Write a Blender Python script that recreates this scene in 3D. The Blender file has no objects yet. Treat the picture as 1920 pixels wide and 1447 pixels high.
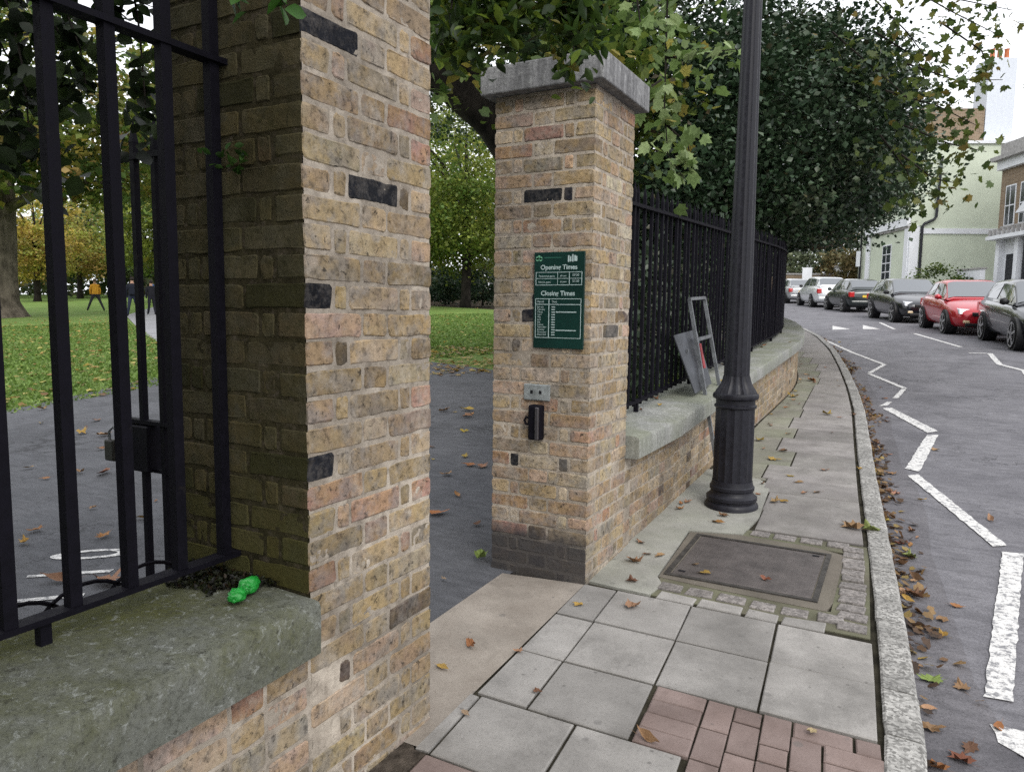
import bpy, bmesh, math, random
import numpy as np
from mathutils import Vector, Matrix, noise as mnoise
random.seed(7); rng = np.random.default_rng(7)
PI = math.pi
scene = bpy.context.scene
COL = scene.collection

# ------------------------------------------------------------------ camera
CAM = np.array([1.3517, -1.3798, 0.8253])
YAW, PITCH, ROLL, FPX = math.radians(-28.594), math.radians(5.798), math.radians(0.704), 1367.65
cy, sy, cp, sp = math.cos(YAW), math.sin(YAW), math.cos(PITCH), math.sin(PITCH)
fwd = Vector((sy*cp, cy*cp, -sp)); rgt = Vector((cy, -sy, 0)); upv = rgt.cross(fwd)
r2 = rgt*math.cos(ROLL) + upv*math.sin(ROLL); u2 = upv*math.cos(ROLL) - rgt*math.sin(ROLL)
cam = bpy.data.cameras.new('camera'); cam_o = bpy.data.objects.new('camera', cam); COL.objects.link(cam_o)
M4 = Matrix(((r2.x, u2.x, -fwd.x, CAM[0]), (r2.y, u2.y, -fwd.y, CAM[1]), (r2.z, u2.z, -fwd.z, CAM[2]), (0, 0, 0, 1)))
cam_o.matrix_world = M4
cam.sensor_fit = 'HORIZONTAL'; cam.sensor_width = 36; cam.lens = FPX/1920*36
cam.clip_start = 0.05; cam.clip_end = 2000
scene.camera = cam_o

# ------------------------------------------------------------------ world (overcast) and sun
SUN_EL, SUN_AZ = math.radians(44), math.radians(134)     # azimuth from +Y towards +X
w = bpy.data.worlds.new('World'); scene.world = w; w.use_nodes = True
nt = w.node_tree; nt.nodes.clear()
out = nt.nodes.new('ShaderNodeOutputWorld'); bg = nt.nodes.new('ShaderNodeBackground')
sky = nt.nodes.new('ShaderNodeTexSky'); sky.sky_type = 'NISHITA'; sky.sun_disc = False
sky.sun_elevation = SUN_EL; sky.sun_rotation = SUN_AZ; sky.air_density = 1.0; sky.dust_density = 4.0; sky.ozone_density = 1.0
hs = nt.nodes.new('ShaderNodeHueSaturation'); hs.inputs['Saturation'].default_value = 0.22
mx = nt.nodes.new('ShaderNodeMix'); mx.data_type = 'RGBA'; mx.inputs[0].default_value = 0.72
mx.inputs[7].default_value = (14.0, 14.3, 15.0, 1)        # even cloud layer
nt.links.new(sky.outputs[0], hs.inputs['Color']); nt.links.new(hs.outputs[0], mx.inputs[6])
nt.links.new(mx.outputs[2], bg.inputs['Color']); bg.inputs['Strength'].default_value = 0.10
nt.links.new(bg.outputs[0], out.inputs['Surface'])
sun = bpy.data.lights.new('sun', 'SUN'); sun.energy = 1.15; sun.angle = math.radians(25); sun.color = (1.0, 0.96, 0.9)
sun_o = bpy.data.objects.new('sun', sun); COL.objects.link(sun_o)
sd = Vector((math.sin(SUN_AZ)*math.cos(SUN_EL), math.cos(SUN_AZ)*math.cos(SUN_EL), math.sin(SUN_EL)))
sun_o.rotation_euler = (-sd).to_track_quat('-Z', 'Y').to_euler(); sun_o.location = sd*30
vs = scene.view_settings; vs.view_transform = 'Standard'; vs.look = 'None'; vs.gamma = 1; vs.use_curve_mapping = False
vs.exposure = 0.5
scene.cycles.max_bounces = 6; scene.cycles.transparent_max_bounces = 6; scene.cycles.diffuse_bounces = 3
scene.cycles.use_denoising = False
scene.cycles.sample_clamp_indirect = 4.0

# ------------------------------------------------------------------ helpers
def gz(y):                       # level of the pavement and the park: flat by the gate, then rising
    return -0.545 + 0.05*max(0.0, y-2.0)
ROAD_DROP = 0.10
def lk(o, parent=None):
    COL.objects.link(o)
    if parent is not None: o.parent = parent
    return o
def mesh(name, verts, faces, mat, smooth=False):
    m = bpy.data.meshes.new(name); m.from_pydata([tuple(v) for v in verts], [], faces)
    if mat is not None: m.materials.append(mat)
    if smooth: m.polygons.foreach_set('use_smooth', [True]*len(m.polygons))
    m.update(); return m
def obj(name, verts, faces, mat, parent=None, smooth=False):
    return lk(bpy.data.objects.new(name, mesh(name, verts, faces, mat, smooth)), parent)
def tag(o, label, cat, group=None, kind=None):
    o['label'] = label; o['category'] = cat
    if group: o['group'] = group
    if kind: o['kind'] = kind
    return o
def struct(o, label=None):
    o['kind'] = 'structure'
    if label: o['label'] = label
    return o
def empty(name, loc, label=None, cat=None, group=None, rz=0):
    o = bpy.data.objects.new(name, None); COL.objects.link(o); o.location = loc; o.rotation_euler = (0, 0, rz)
    o.empty_display_size = 0.1
    if label: tag(o, label, cat, group)
    return o
class MB:                        # collects shapes into one mesh
    def __init__(s): s.v = []; s.f = []
    def add(s, v, f):
        n = len(s.v); s.v += [tuple(p) for p in v]; s.f += [tuple(i+n for i in q) for q in f]; return s
    def box(s, x0, x1, y0, y1, z0, z1):
        return s.add([(x0,y0,z0),(x1,y0,z0),(x1,y1,z0),(x0,y1,z0),(x0,y0,z1),(x1,y0,z1),(x1,y1,z1),(x0,y1,z1)],
                     [(3,2,1,0),(4,5,6,7),(0,1,5,4),(1,2,6,5),(2,3,7,6),(3,0,4,7)])
    def hexa(s, b, t):           # bottom quad, top quad (counter-clockwise from above)
        return s.add(list(b)+list(t), [(3,2,1,0),(4,5,6,7),(0,1,5,4),(1,2,6,5),(2,3,7,6),(3,0,4,7)])
    def bar(s, a, b, wx, wz=None, up=(0,0,1)):
        a = Vector(a); b = Vector(b); wz = wz or wx; d = (b-a).normalized(); u = Vector(up)
        if abs(d.dot(u)) > .95: u = Vector((0,1,0))
        sx = d.cross(u).normalized()*wx/2; sz = sx.normalized().cross(d)*wz/2
        q = lambda c: [c-sx-sz, c+sx-sz, c+sx+sz, c-sx+sz]
        return s.add(q(a)+q(b), [(0,1,2,3),(7,6,5,4),(0,4,5,1),(1,5,6,2),(2,6,7,3),(3,7,4,0)])
    def tube(s, path, rad, n=8, cap=True, wob=0.0):
        P = [Vector(p) for p in path]; rings = []
        t0 = (P[1]-P[0]).normalized(); u = Vector((0,0,1)) if abs(t0.z) < .9 else Vector((1,0,0))
        for i, p in enumerate(P):
            t = (P[min(i+1,len(P)-1)]-P[max(i-1,0)]).normalized()
            a = t.cross(u).normalized(); b = a.cross(t).normalized(); u = b
            r = rad[i] if hasattr(rad,'__len__') else rad
            rings.append([p+(a*math.cos(2*PI*k/n)+b*math.sin(2*PI*k/n))*r*(1+wob*math.sin(k*2.1+i*1.3)) for k in range(n)])
        v = [q for rg in rings for q in rg]; f = []
        for i in range(len(P)-1):
            for k in range(n):
                f.append((i*n+k, i*n+(k+1)%n, (i+1)*n+(k+1)%n, (i+1)*n+k))
        if cap: f.append(tuple(range(n-1,-1,-1))); f.append(tuple((len(P)-1)*n+k for k in range(n)))
        return s.add(v, f)
    def lathe(s, prof, n=32, cx=0, cy=0, flute=None):
        v = []; f = []
        for (z, r, fl) in prof:
            for k in range(n):
                a = 2*PI*k/n; rr = r
                if fl: rr = r*(1-fl*(0.5-0.5*math.cos(a*fl_n(n))))
                v.append((cx+rr*math.cos(a), cy+rr*math.sin(a), z))
        for i in range(len(prof)-1):
            for k in range(n): f.append((i*n+k, i*n+(k+1)%n, (i+1)*n+(k+1)%n, (i+1)*n+k))
        f.append(tuple(range(n-1,-1,-1))); f.append(tuple((len(prof)-1)*n+k for k in range(n)))
        return s.add(v, f)
    def build(s, name, mat, parent=None, smooth=False): return obj(name, s.v, s.f, mat, parent, smooth)
def fl_n(n): return n//4
def bevel(o, wd=0.004, seg=1):
    m = o.modifiers.new('bevel', 'BEVEL'); m.width = wd; m.segments = seg; m.limit_method = 'ANGLE'; return o
def smooth_angle(o, deg=40):
    m = o.data
    m.polygons.foreach_set('use_smooth', [True]*len(m.polygons))
    md = o.modifiers.new('es', 'EDGE_SPLIT'); md.split_angle = math.radians(deg); return o

# ------------------------------------------------------------------ materials
class NM:
    def __init__(s, name):
        s.m = bpy.data.materials.new(name); s.m.use_nodes = True; s.t = s.m.node_tree; s.t.nodes.clear()
        s.out = s.n('ShaderNodeOutputMaterial'); s.b = s.n('ShaderNodeBsdfPrincipled'); s.l(s.b.outputs[0], s.out.inputs[0])
    def n(s, ty, **k):
        nd = s.t.nodes.new(ty)
        for a, v in k.items(): setattr(nd, a, v)
        return nd
    def l(s, a, b): s.t.links.new(a, b)
    def coord(s, kind='Object', rnd=False):
        c = s.n('ShaderNodeTexCoord').outputs[kind]
        if kind == 'World': pass
        if rnd:
            oi = s.n('ShaderNodeObjectInfo'); mu = s.n('ShaderNodeMath', operation='MULTIPLY'); mu.inputs[1].default_value = 57.3
            s.l(oi.outputs['Random'], mu.inputs[0])
            ad = s.n('ShaderNodeVectorMath', operation='ADD'); s.l(c, ad.inputs[0]); s.l(mu.outputs[0], ad.inputs[1]); c = ad.outputs[0]
        return c
    def pos(s): return s.n('ShaderNodeNewGeometry').outputs['Position']
    def noise(s, co, scale, detail=4, rough=.55, dist=0.0):
        t = s.n('ShaderNodeTexNoise'); t.inputs['Scale'].default_value = scale; t.inputs['Detail'].default_value = detail
        t.inputs['Roughness'].default_value = rough; t.inputs['Distortion'].default_value = dist
        s.l(co, t.inputs['Vector']); return t.outputs['Fac']
    def ramp(s, fac, stops):
        r = s.n('ShaderNodeValToRGB'); e = r.color_ramp.elements
        while len(e) < len(stops): e.new(.5)
        for i, (p, c) in enumerate(stops):
            e[i].position = p; e[i].color = (c, c, c, 1) if isinstance(c, (int, float)) else (*c[:3], 1)
        s.l(fac, r.inputs[0]); return r.outputs[0]
    def mix(s, fac, a, b, mode='MIX'):
        m = s.n('ShaderNodeMix'); m.data_type = 'RGBA'; m.blend_type = mode; m.clamp_factor = True
        if isinstance(fac, (int, float)): m.inputs[0].default_value = fac
        else: s.l(fac, m.inputs[0])
        for k, x in ((6, a), (7, b)):
            if isinstance(x, tuple): m.inputs[k].default_value = (*x[:3], 1)
            else: s.l(x, m.inputs[k])
        return m.outputs[2]
    def math(s, op, a, b=None):
        m = s.n('ShaderNodeMath', operation=op)
        for k, x in ((0, a), (1, b)):
            if x is None: continue
            if isinstance(x, (int, float)): m.inputs[k].default_value = x
            else: s.l(x, m.inputs[k])
        return m.outputs[0]
    def sep(s, v, ax):
        n = s.n('ShaderNodeSeparateXYZ'); s.l(v, n.inputs[0]); return n.outputs[ax]
    def vor(s, co, scale, feature='F1', out='Distance'):
        t = s.n('ShaderNodeTexVoronoi'); t.feature = feature; t.inputs['Scale'].default_value = scale; s.l(co, t.inputs['Vector']); return t.outputs[out]
    def stretch(s, co, sc):
        m = s.n('ShaderNodeVectorMath', operation='MULTIPLY'); s.l(co, m.inputs[0]); m.inputs[1].default_value = sc; return m.outputs[0]
    def bump(s, h, strength=.3, dist=.01, prev=None):
        b = s.n('ShaderNodeBump'); b.inputs['Strength'].default_value = strength; b.inputs['Distance'].default_value = dist
        s.l(h, b.inputs['Height'])
        if prev is not None: s.l(prev, b.inputs['Normal'])
        return b.outputs[0]
    def fin(s, col, rough=.8, nrm=None, spec=.3, metal=0):
        if isinstance(col, tuple): s.b.inputs['Base Color'].default_value = (*col[:3], 1)
        else: s.l(col, s.b.inputs['Base Color'])
        if isinstance(rough, (int, float)): s.b.inputs['Roughness'].default_value = rough
        else: s.l(rough, s.b.inputs['Roughness'])
        s.b.inputs['Specular IOR Level'].default_value = spec; s.b.inputs['Metallic'].default_value = metal
        if nrm is not None: s.l(nrm, s.b.inputs['Normal'])
        return s.m

def mat_plain(name, col, rough=.6, spec=.4, metal=0, var=.25, scale=8, bmp=0):
    k = NM(name); co = k.coord('Object', True); n = k.noise(co, scale, 5)
    c = k.mix(k.ramp(n, [(.3, 0.0), (.7, 1.0)]), tuple(x*(1-var) for x in col), tuple(min(1, x*(1+var)) for x in col))
    nr = k.bump(k.noise(co, scale*6, 4), bmp, .01) if bmp else None
    return k.fin(c, rough, nr, spec, metal)

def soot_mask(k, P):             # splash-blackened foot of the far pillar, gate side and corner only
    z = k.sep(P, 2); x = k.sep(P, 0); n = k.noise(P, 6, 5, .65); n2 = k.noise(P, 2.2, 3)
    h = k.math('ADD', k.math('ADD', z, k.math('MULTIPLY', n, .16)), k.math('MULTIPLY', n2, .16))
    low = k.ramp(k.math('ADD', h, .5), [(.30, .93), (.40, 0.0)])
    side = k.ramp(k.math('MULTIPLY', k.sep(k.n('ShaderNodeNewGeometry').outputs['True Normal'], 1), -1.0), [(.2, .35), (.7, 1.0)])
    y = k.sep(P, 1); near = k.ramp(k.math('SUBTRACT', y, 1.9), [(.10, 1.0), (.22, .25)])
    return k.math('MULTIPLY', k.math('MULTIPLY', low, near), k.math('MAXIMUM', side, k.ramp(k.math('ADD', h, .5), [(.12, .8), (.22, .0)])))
def brick_material(name, stain):
    k = NM(name); co = k.coord('Object', True); P = k.pos()
    oi = k.n('ShaderNodeObjectInfo'); base = oi.outputs['Color']; rnd = oi.outputs['Random']
    n0 = k.noise(co, 5.5, 4, .6); n1 = k.noise(co, 13, 5, .65); n2 = k.noise(co, 42, 6, .7); n3 = k.noise(co, 150, 4, .7)
    ochre = k.mix(.5, base, (.36,.245,.105)); grey = k.mix(.65, base, (.23,.205,.18)); rosy = k.mix(.4, base, (.36,.215,.17))
    # black vitrified bricks keep their own colour
    lum = k.sep(base, 0); live = k.ramp(lum, [(.03, 0.0), (.09, 1.0)])
    c = k.mix(k.ramp(n0, [(.42, 0.0), (.56, .9)]), base, ochre); c = k.mix(k.ramp(n1, [(.48, 0.0), (.62, .95)]), c, grey)
    c = k.mix(k.ramp(k.noise(co, 8.5, 4, .6), [(.55, 0.0), (.68, .4)]), c, rosy); c = k.mix(live, base, c)
    c = k.mix(1.0, c, k.ramp(n2, [(.30, .30), (.47, .92), (.72, 1.22)]), 'MULTIPLY')
    pit = k.noise(co, 46, 4, .65, .6); c = k.mix(k.ramp(pit, [(.60, 0.0), (.67, .8)]), c, (.03,.026,.022))
    # lime bloom and mortar smeared over the faces
    lm = k.noise(P, 9, 7, .75); c = k.mix(k.math('MULTIPLY', k.ramp(lm, [(.52, 0.0), (.70, .55)]), live), c, (.47,.415,.345))
    lw = k.noise(P, 3.7, 6, .7); c = k.mix(k.math('MULTIPLY', k.ramp(lw, [(.66, 0.0), (.75, .55)]), live), c, (.55,.55,.53))
    gr = k.noise(P, 1.7, 7, .72); c = k.mix(1.0, c, k.ramp(gr, [(.28, .68), (.48, 1.0), (.7, 1.12)]), 'MULTIPLY')
    gr2 = k.noise(k.stretch(P, (1,1,.35)), 11, 6, .75); c = k.mix(k.ramp(gr2, [(.56, 0.0), (.70, .4)]), c, (.12,.10,.08))
    dust = k.ramp(k.noise(co, 24, 6, .75), [(.46, 0.0), (.66, .22)]); c = k.mix(k.math('MULTIPLY', dust, k.math('SUBTRACT', 1.0, live)), c, (.30,.27,.24))
    z = k.sep(P, 2); nz = k.math('ADD', z, k.math('MULTIPLY', k.noise(P, 3.0, 4), .35))
    if stain == 'algae':  # algae growth, with the railing side's shade painted into the same dark colour
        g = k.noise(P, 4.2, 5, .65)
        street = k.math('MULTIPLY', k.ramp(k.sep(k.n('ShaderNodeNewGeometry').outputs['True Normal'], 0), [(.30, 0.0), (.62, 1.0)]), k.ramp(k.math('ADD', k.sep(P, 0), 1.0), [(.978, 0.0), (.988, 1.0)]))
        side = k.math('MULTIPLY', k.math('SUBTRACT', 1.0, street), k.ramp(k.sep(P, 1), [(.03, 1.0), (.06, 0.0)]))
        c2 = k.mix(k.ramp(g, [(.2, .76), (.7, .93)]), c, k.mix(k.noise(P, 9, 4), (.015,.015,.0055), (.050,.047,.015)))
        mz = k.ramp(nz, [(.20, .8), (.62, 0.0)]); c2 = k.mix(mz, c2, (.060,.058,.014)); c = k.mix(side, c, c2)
    if stain == 'soot':
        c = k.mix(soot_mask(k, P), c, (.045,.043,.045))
    h = k.bump(n2, .6, .007); h = k.bump(pit, .5, .004, h); h = k.bump(n3, .35, .002, h)
    return k.fin(c, .92, h, .15)
M_BRICK = brick_material('stock_brick', None)
M_BRICK_ALGAE_SHADE = brick_material('stock_brick_algae_and_shade', 'algae'); M_BRICK_SOOT = brick_material('stock_brick_sooted', 'soot')
def mortar_mat(name, c0, c1, soot=0):
    k = NM(name); P = k.pos(); n = k.noise(P, 14, 6, .7); m = k.noise(P, 3, 4)
    c = k.mix(k.ramp(n, [(.3, 0.0), (.7, 1.0)]), c0, c1)
    c = k.mix(k.ramp(m, [(.35, .5), (.65, 0.0)]), c, tuple(x*.55 for x in c0))
    gr = k.noise(P, 1.7, 7, .72); c = k.mix(1.0, c, k.ramp(gr, [(.30, .5), (.50, .95), (.7, 1.12)]), 'MULTIPLY'); gr2 = k.noise(P, 22, 6, .75); c = k.mix(k.ramp(gr2, [(.50, 0.0), (.66, .6)]), c, (.11,.09,.07))
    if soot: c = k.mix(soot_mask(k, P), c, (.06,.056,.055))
    return k.fin(c, .95, k.bump(k.noise(P, 60, 6, .7), .6, .006), .1)
M_MORTAR = mortar_mat('lime_mortar', (.34,.29,.235), (.56,.495,.41))
M_MORTAR_SOOT = mortar_mat('lime_mortar_sooted', (.34,.29,.235), (.56,.495,.41), 1)
M_MORTAR_ALGAE_SHADE = mortar_mat('mortar_algae_and_shade', (.026,.023,.011), (.080,.069,.036))  # algae on the joints, also coloured dark for the shade on that face

def stone_mat(name, c0, c1, moss, moss_amt, streak=0, fine=45, lich=.5):
    k = NM(name); P = k.pos(); n = k.noise(P, 5, 6, .65); f = k.noise(P, fine, 6, .75); g = k.noise(P, 2.4, 5, .6)
    c = k.mix(k.ramp(n, [(.3, 0.0), (.7, 1.0)]), c0, c1)
    c = k.mix(k.ramp(f, [(.35, .6), (.55, 0.0)]), c, tuple(x*.4 for x in c0))
    c = k.mix(k.ramp(k.noise(P, fine*.6, 5, .7), [(.56, 0.0), (.68, lich)]), c, (.55,.56,.54))
    if streak:
        st = k.noise(k.stretch(P, (1, 1, .1)), 26, 4, .7); c = k.mix(k.ramp(st, [(.42, streak), (.6, 0.0)]), c, tuple(x*.35 for x in c0))
    if moss_amt:
        nz = k.sep(k.n('ShaderNodeNewGeometry').outputs['Normal'], 2)
        mm = k.math('MULTIPLY', k.ramp(g, [(.38, 0.0), (.62, moss_amt)]), k.ramp(nz, [(.0, .55), (.8, 1.0)]))
        c = k.mix(mm, c, moss)
    h = k.bump(n, .3, .03); h = k.bump(f, .6, .006, h)
    return k.fin(c, .93, h, .15)
M_CAP = stone_mat('weathered_cap_stone', (.20,.20,.205), (.33,.33,.33), (.1,.1,.03), 0, .55)
def coping_near():
    k = NM('mossy_coping_stone'); P = k.pos(); n = k.noise(P, 6, 6, .7); f = k.noise(P, 85, 6, .8); cr = k.noise(P, 38, 7, .8, .6); x = k.sep(P, 0)
    c = k.mix(k.ramp(n, [(.3, 0.0), (.7, 1.0)]), (.125,.13,.11), (.20,.205,.18))
    band = k.math('ADD', k.math('MULTIPLY', x, -1.6), k.math('MULTIPLY', k.math('SUBTRACT', k.noise(P, 3.1, 6, .75), .5), 2.2))    # algae thickest towards the damp railing side
    c = k.mix(k.ramp(k.math('ADD', band, .25), [(.10, 0.0), (.70, .95)]), c, k.mix(k.noise(P, 17, 5), (.052,.056,.017), (.105,.108,.036)))
    c = k.mix(k.ramp(cr, [(.55, 0.0), (.66, .65)]), c, (.38,.395,.375)); c = k.mix(k.ramp(k.noise(P, 30, 6, .8), [(.34, .8), (.45, 0.0)]), c, (.045,.045,.035))
    c = k.mix(k.ramp(f, [(.36, .65), (.5, 0.0)]), c, (.06,.062,.05))
    h = k.bump(n, .3, .02); h = k.bump(cr, .6, .006, h); h = k.bump(f, .6, .004, h); return k.fin(c, .95, h, .1)
M_COPING_NEAR = coping_near()
M_COPING_FAR = stone_mat('algae_coping_stone', (.25,.255,.24), (.37,.37,.35), (.15,.165,.095), .55, .25, 60, .6)
M_MOSS = mat_plain('moss_cushion', (.016,.018,.006), .95, .1, 0, .6, 30, .8)

def slab_mat(name, c0, c1, green=0.0, grit=120):
    k = NM(name); co = k.coord('Object', True); P = k.pos(); n = k.noise(P, 4.5, 5, .6); f = k.noise(P, grit, 5, .75)
    oi = k.n('ShaderNodeObjectInfo')
    c = k.mix(k.ramp(n, [(.3, 0.0), (.72, 1.0)]), c0, c1)
    c = k.mix(1.0, c, k.ramp(oi.outputs['Random'], [(0, .80), (1, 1.10)]), 'MULTIPLY')
    c = k.mix(k.ramp(f, [(.32, .55), (.46, 0.0)]), c, tuple(x*.45 for x in c0))
    c = k.mix(k.ramp(f, [(.62, 0.0), (.75, .35)]), c, tuple(min(1, x*1.5) for x in c1))
    scuff = k.noise(k.stretch(P, (1,.5,1)), 7, 7, .8); c = k.mix(k.ramp(scuff, [(.53, 0.0), (.66, .4)]), c, tuple(x*.6 for x in c0)); spots = k.vor(P, 11); c = k.mix(k.ramp(spots, [(.05, .6), (.10, 0.0)]), c, (.09,.085,.08)); gum = k.vor(P, 5.3); c = k.mix(k.ramp(gum, [(.075, .45), (.10, 0.0)]), c, (.12,.115,.11))
    st = k.noise(P, 1.7, 6, .7); c = k.mix(k.ramp(st, [(.46, 0.0), (.68, .55)]), c, tuple(x*.5 for x in c0))
    if green: c = k.mix(k.ramp(k.noise(P, 2.2, 4), [(.35, 0.0), (.7, green)]), c, (.20,.24,.12))
    return k.fin(c, .85, k.bump(f, .35, .003), .25)
M_SLAB = slab_mat('concrete_slab', (.235,.224,.210), (.345,.330,.311))
M_FLAG = slab_mat('worn_flagstone', (.205,.190,.182), (.315,.295,.284), .06)
M_FLAG_GREEN = slab_mat('algae_flagstone', (.19,.18,.155), (.285,.27,.235), .3)
M_CONC = slab_mat('pale_concrete_fill', (.25,.245,.225), (.36,.352,.325), .22)
M_THRESH = slab_mat('worn_threshold_stone', (.26,.225,.19), (.37,.33,.285), 0)
M_PAVER = slab_mat('red_brown_paver', (.185,.137,.122), (.285,.222,.203), 0, 160)
M_COLLAR = slab_mat('brown_screed', (.135,.118,.098), (.205,.18,.15), .05)
M_BED = slab_mat('sandy_mortar_bed', (.085,.08,.055), (.17,.155,.115), .3)
M_DIRT = mat_plain('trodden_dirt', (.075,.062,.05), .95, .1, 0, .6, 25, .8)
def granite(name, c0, c1):
    k = NM(name); co = k.coord('Object', True); P = k.pos(); v = k.vor(P, 95, 'F1', 'Color'); vv = k.sep(v, 0)
    c = k.mix(k.ramp(vv, [(.15, 0.0), (.85, 1.0)]), c0, c1); n = k.noise(P, 6, 5)
    c = k.mix(k.ramp(n, [(.4, .45), (.65, 0.0)]), c, tuple(x*.5 for x in c0))
    return k.fin(c, .8, k.bump(k.noise(P, 70, 5, .7), .5, .004), .3)
M_KERB = granite('granite_kerb', (.165,.16,.15), (.44,.43,.405))
M_KERB2 = granite('grey_kerb', (.20,.20,.20), (.36,.36,.355))
M_SETT = granite('worn_sett', (.15,.138,.13), (.30,.275,.26))
M_JOINT = mat_plain('mossy_joint', (.030,.027,.019), .95, .1, 0, .7, 9, .6)
def asphalt(name, c0, c1, grit=110, crack=0, stone=.25):
    k = NM(name); P = k.pos(); n = k.noise(P, 1.3, 6, .65); f = k.noise(P, grit, 5, .8)
    c = k.mix(k.ramp(n, [(.3, 0.0), (.7, 1.0)]), c0, c1)
    c = k.mix(k.ramp(f, [(.35, .7), (.5, 0.0)]), c, tuple(x*.4 for x in c0))
    c = k.mix(k.ramp(f, [(.60, 0.0), (.74, stone)]), c, tuple(min(1, x*2.6) for x in c1))
    h = k.bump(f, .7, .004)
    if crack:
        d = k.noise(P, 2.0, 5, .7); add = k.n('ShaderNodeVectorMath', operation='ADD'); sc = k.n('ShaderNodeVectorMath', operation='SCALE')
        cb = k.n('ShaderNodeCombineXYZ'); k.l(d, cb.inputs[0]); k.l(k.noise(P, 2.6, 5, .7), cb.inputs[1]); k.l(cb.outputs[0], sc.inputs[0]); sc.inputs['Scale'].default_value = 1.6
        k.l(k.stretch(P, (1.0, 1.0, 0)), add.inputs[0]); k.l(sc.outputs[0], add.inputs[1])
        e = k.vor(add.outputs[0], 1.0, 'DISTANCE_TO_EDGE')
        gate = k.ramp(k.noise(P, .5, 3), [(.42, 0.0), (.58, 1.0)])
        c = k.mix(k.math('MULTIPLY', k.ramp(e, [(.0, .95), (.022, 0.0)]), gate), c, (.018,.018,.02))
        fs = k.noise(k.stretch(P, (.35, 1, 1)), 16, 6, .75); c = k.mix(k.ramp(fs, [(.36, .45), (.5, 0.0)]), c, tuple(x*.6 for x in c0)); c = k.mix(k.ramp(fs, [(.52, 0.0), (.68, .3)]), c, tuple(x*1.45 for x in c1)); big = k.noise(k.stretch(P, (1, .35, 1)), .9, 5, .7); c = k.mix(k.ramp(big, [(.52, 0.0), (.62, .4)]), c, tuple(x*.55 for x in c0))
    return k.fin(c, .82, h, .35)
M_ROAD = asphalt('worn_road_asphalt', (.115,.112,.124), (.20,.195,.209), 90, 1, .5)
M_TARMAC = asphalt('park_tarmac', (.066,.068,.076), (.108,.110,.120), 140, 1, .4)
def paint_mat():
    k = NM('worn_road_paint'); P = k.pos(); n = k.noise(P, 28, 6, .75); f = k.noise(P, 110, 4, .7)
    c = k.mix(k.ramp(n, [(.41, 1.0), (.50, 0.0)]), (.66,.65,.63), (.21,.21,.22)); c = k.mix(k.ramp(f, [(.36, .7), (.46, 0.0)]), c, (.3,.3,.3))
    return k.fin(c, .8, k.bump(f, .4, .003), .3)
M_PAINT = paint_mat()
def black_iron(name, col=(.013,.0135,.018), rough=.42, rust=.3, spec=.5):
    k = NM(name); P = k.pos(); n = k.noise(P, 26, 5, .7); f = k.noise(P, 7, 5, .7)
    c = k.mix(k.ramp(n, [(.3, 0.0), (.7, 1.0)]), col, tuple(x*1.9 for x in col))
    c = k.mix(k.ramp(f, [(.64, 0.0), (.74, rust)]), c, (.10,.085,.05))
    return k.fin(c, k.ramp(n, [(.3, rough-.08), (.7, rough+.18)]), k.bump(n, .18, .003), spec)
M_IRON = black_iron('black_painted_iron', (.0040,.0036,.0060), .62, .2, .10)
M_LAMP = black_iron('black_lamp_paint', (.008,.008,.0115), .42, .12, .3)
M_STEEL = mat_plain('galvanised_steel', (.19,.20,.21), .45, .5, .6, .35, 14, .1)
M_GREYPLATE = mat_plain('dull_grey_sheet', (.07,.075,.085), .55, .4, .2, .35, 7, .1)
M_RED = mat_plain('red_reflective_sheet', (.26,.045,.05), .6, .3)
M_SIGN = mat_plain('dark_green_enamel', (.004,.030,.024), .35, .5, 0, .25, 6)
M_PRINT = mat_plain('pale_print', (.42,.53,.52), .6, .3, 0, .2, 60)
M_PRINT_G = mat_plain('green_print', (.16,.42,.26), .6, .3, 0, .2, 60)
M_ZINC = mat_plain('zinc_plate', (.25,.27,.27), .5, .5, .3, .4, 22, .2)
M_DARKHOLE = mat_plain('dark_hole', (.01,.01,.012), .8, .2)
def bag_mat():
    k = NM('green_plastic_film'); co = k.coord(); n = k.noise(co, 60, 4, .6)
    c = k.mix(n, (.006,.17,.015), (.02,.36,.05)); k.b.inputs['Subsurface Weight'].default_value = .0
    return k.fin(c, .32, k.bump(k.noise(k.stretch(co,(1,1,2)), 45, 4, .65), .8, .006), .5)
M_BAG = bag_mat()
def leafmat(name, rough=.5, trans=.4):
    k = NM(name); a = k.n('ShaderNodeAttribute', attribute_name='Col'); P = k.pos()
    c = k.mix(k.ramp(k.noise(P, 40, 3), [(.3, 0.0), (.7, 1.0)]), k.mix(.28, a.outputs['Color'], (0,0,0)), a.outputs['Color'])
    k.fin(c, rough, None, .35); tr = k.n('ShaderNodeBsdfTranslucent'); k.l(c, tr.inputs[0])
    ms = k.n('ShaderNodeMixShader'); ms.inputs[0].default_value = trans
    k.l(k.b.outputs[0], ms.inputs[1]); k.l(tr.outputs[0], ms.inputs[2]); k.l(ms.outputs[0], k.out.inputs[0]); return k.m
M_LEAF = leafmat('living_leaf'); M_LEAF_GLOSS = leafmat('glossy_evergreen_leaf', .38, .12)
def dryleaf():
    k = NM('fallen_leaf_skin'); co = k.coord('Object', True); oi = k.n('ShaderNodeObjectInfo'); n = k.noise(co, 30, 5, .65)
    c = k.mix(k.ramp(n, [(.35, .65), (.65, 0.0)]), oi.outputs['Color'], k.mix(.75, oi.outputs['Color'], (.06,.025,.01)))
    return k.fin(c, .7, k.bump(n, .4, .003), .3)
M_DRY = dryleaf()
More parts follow.
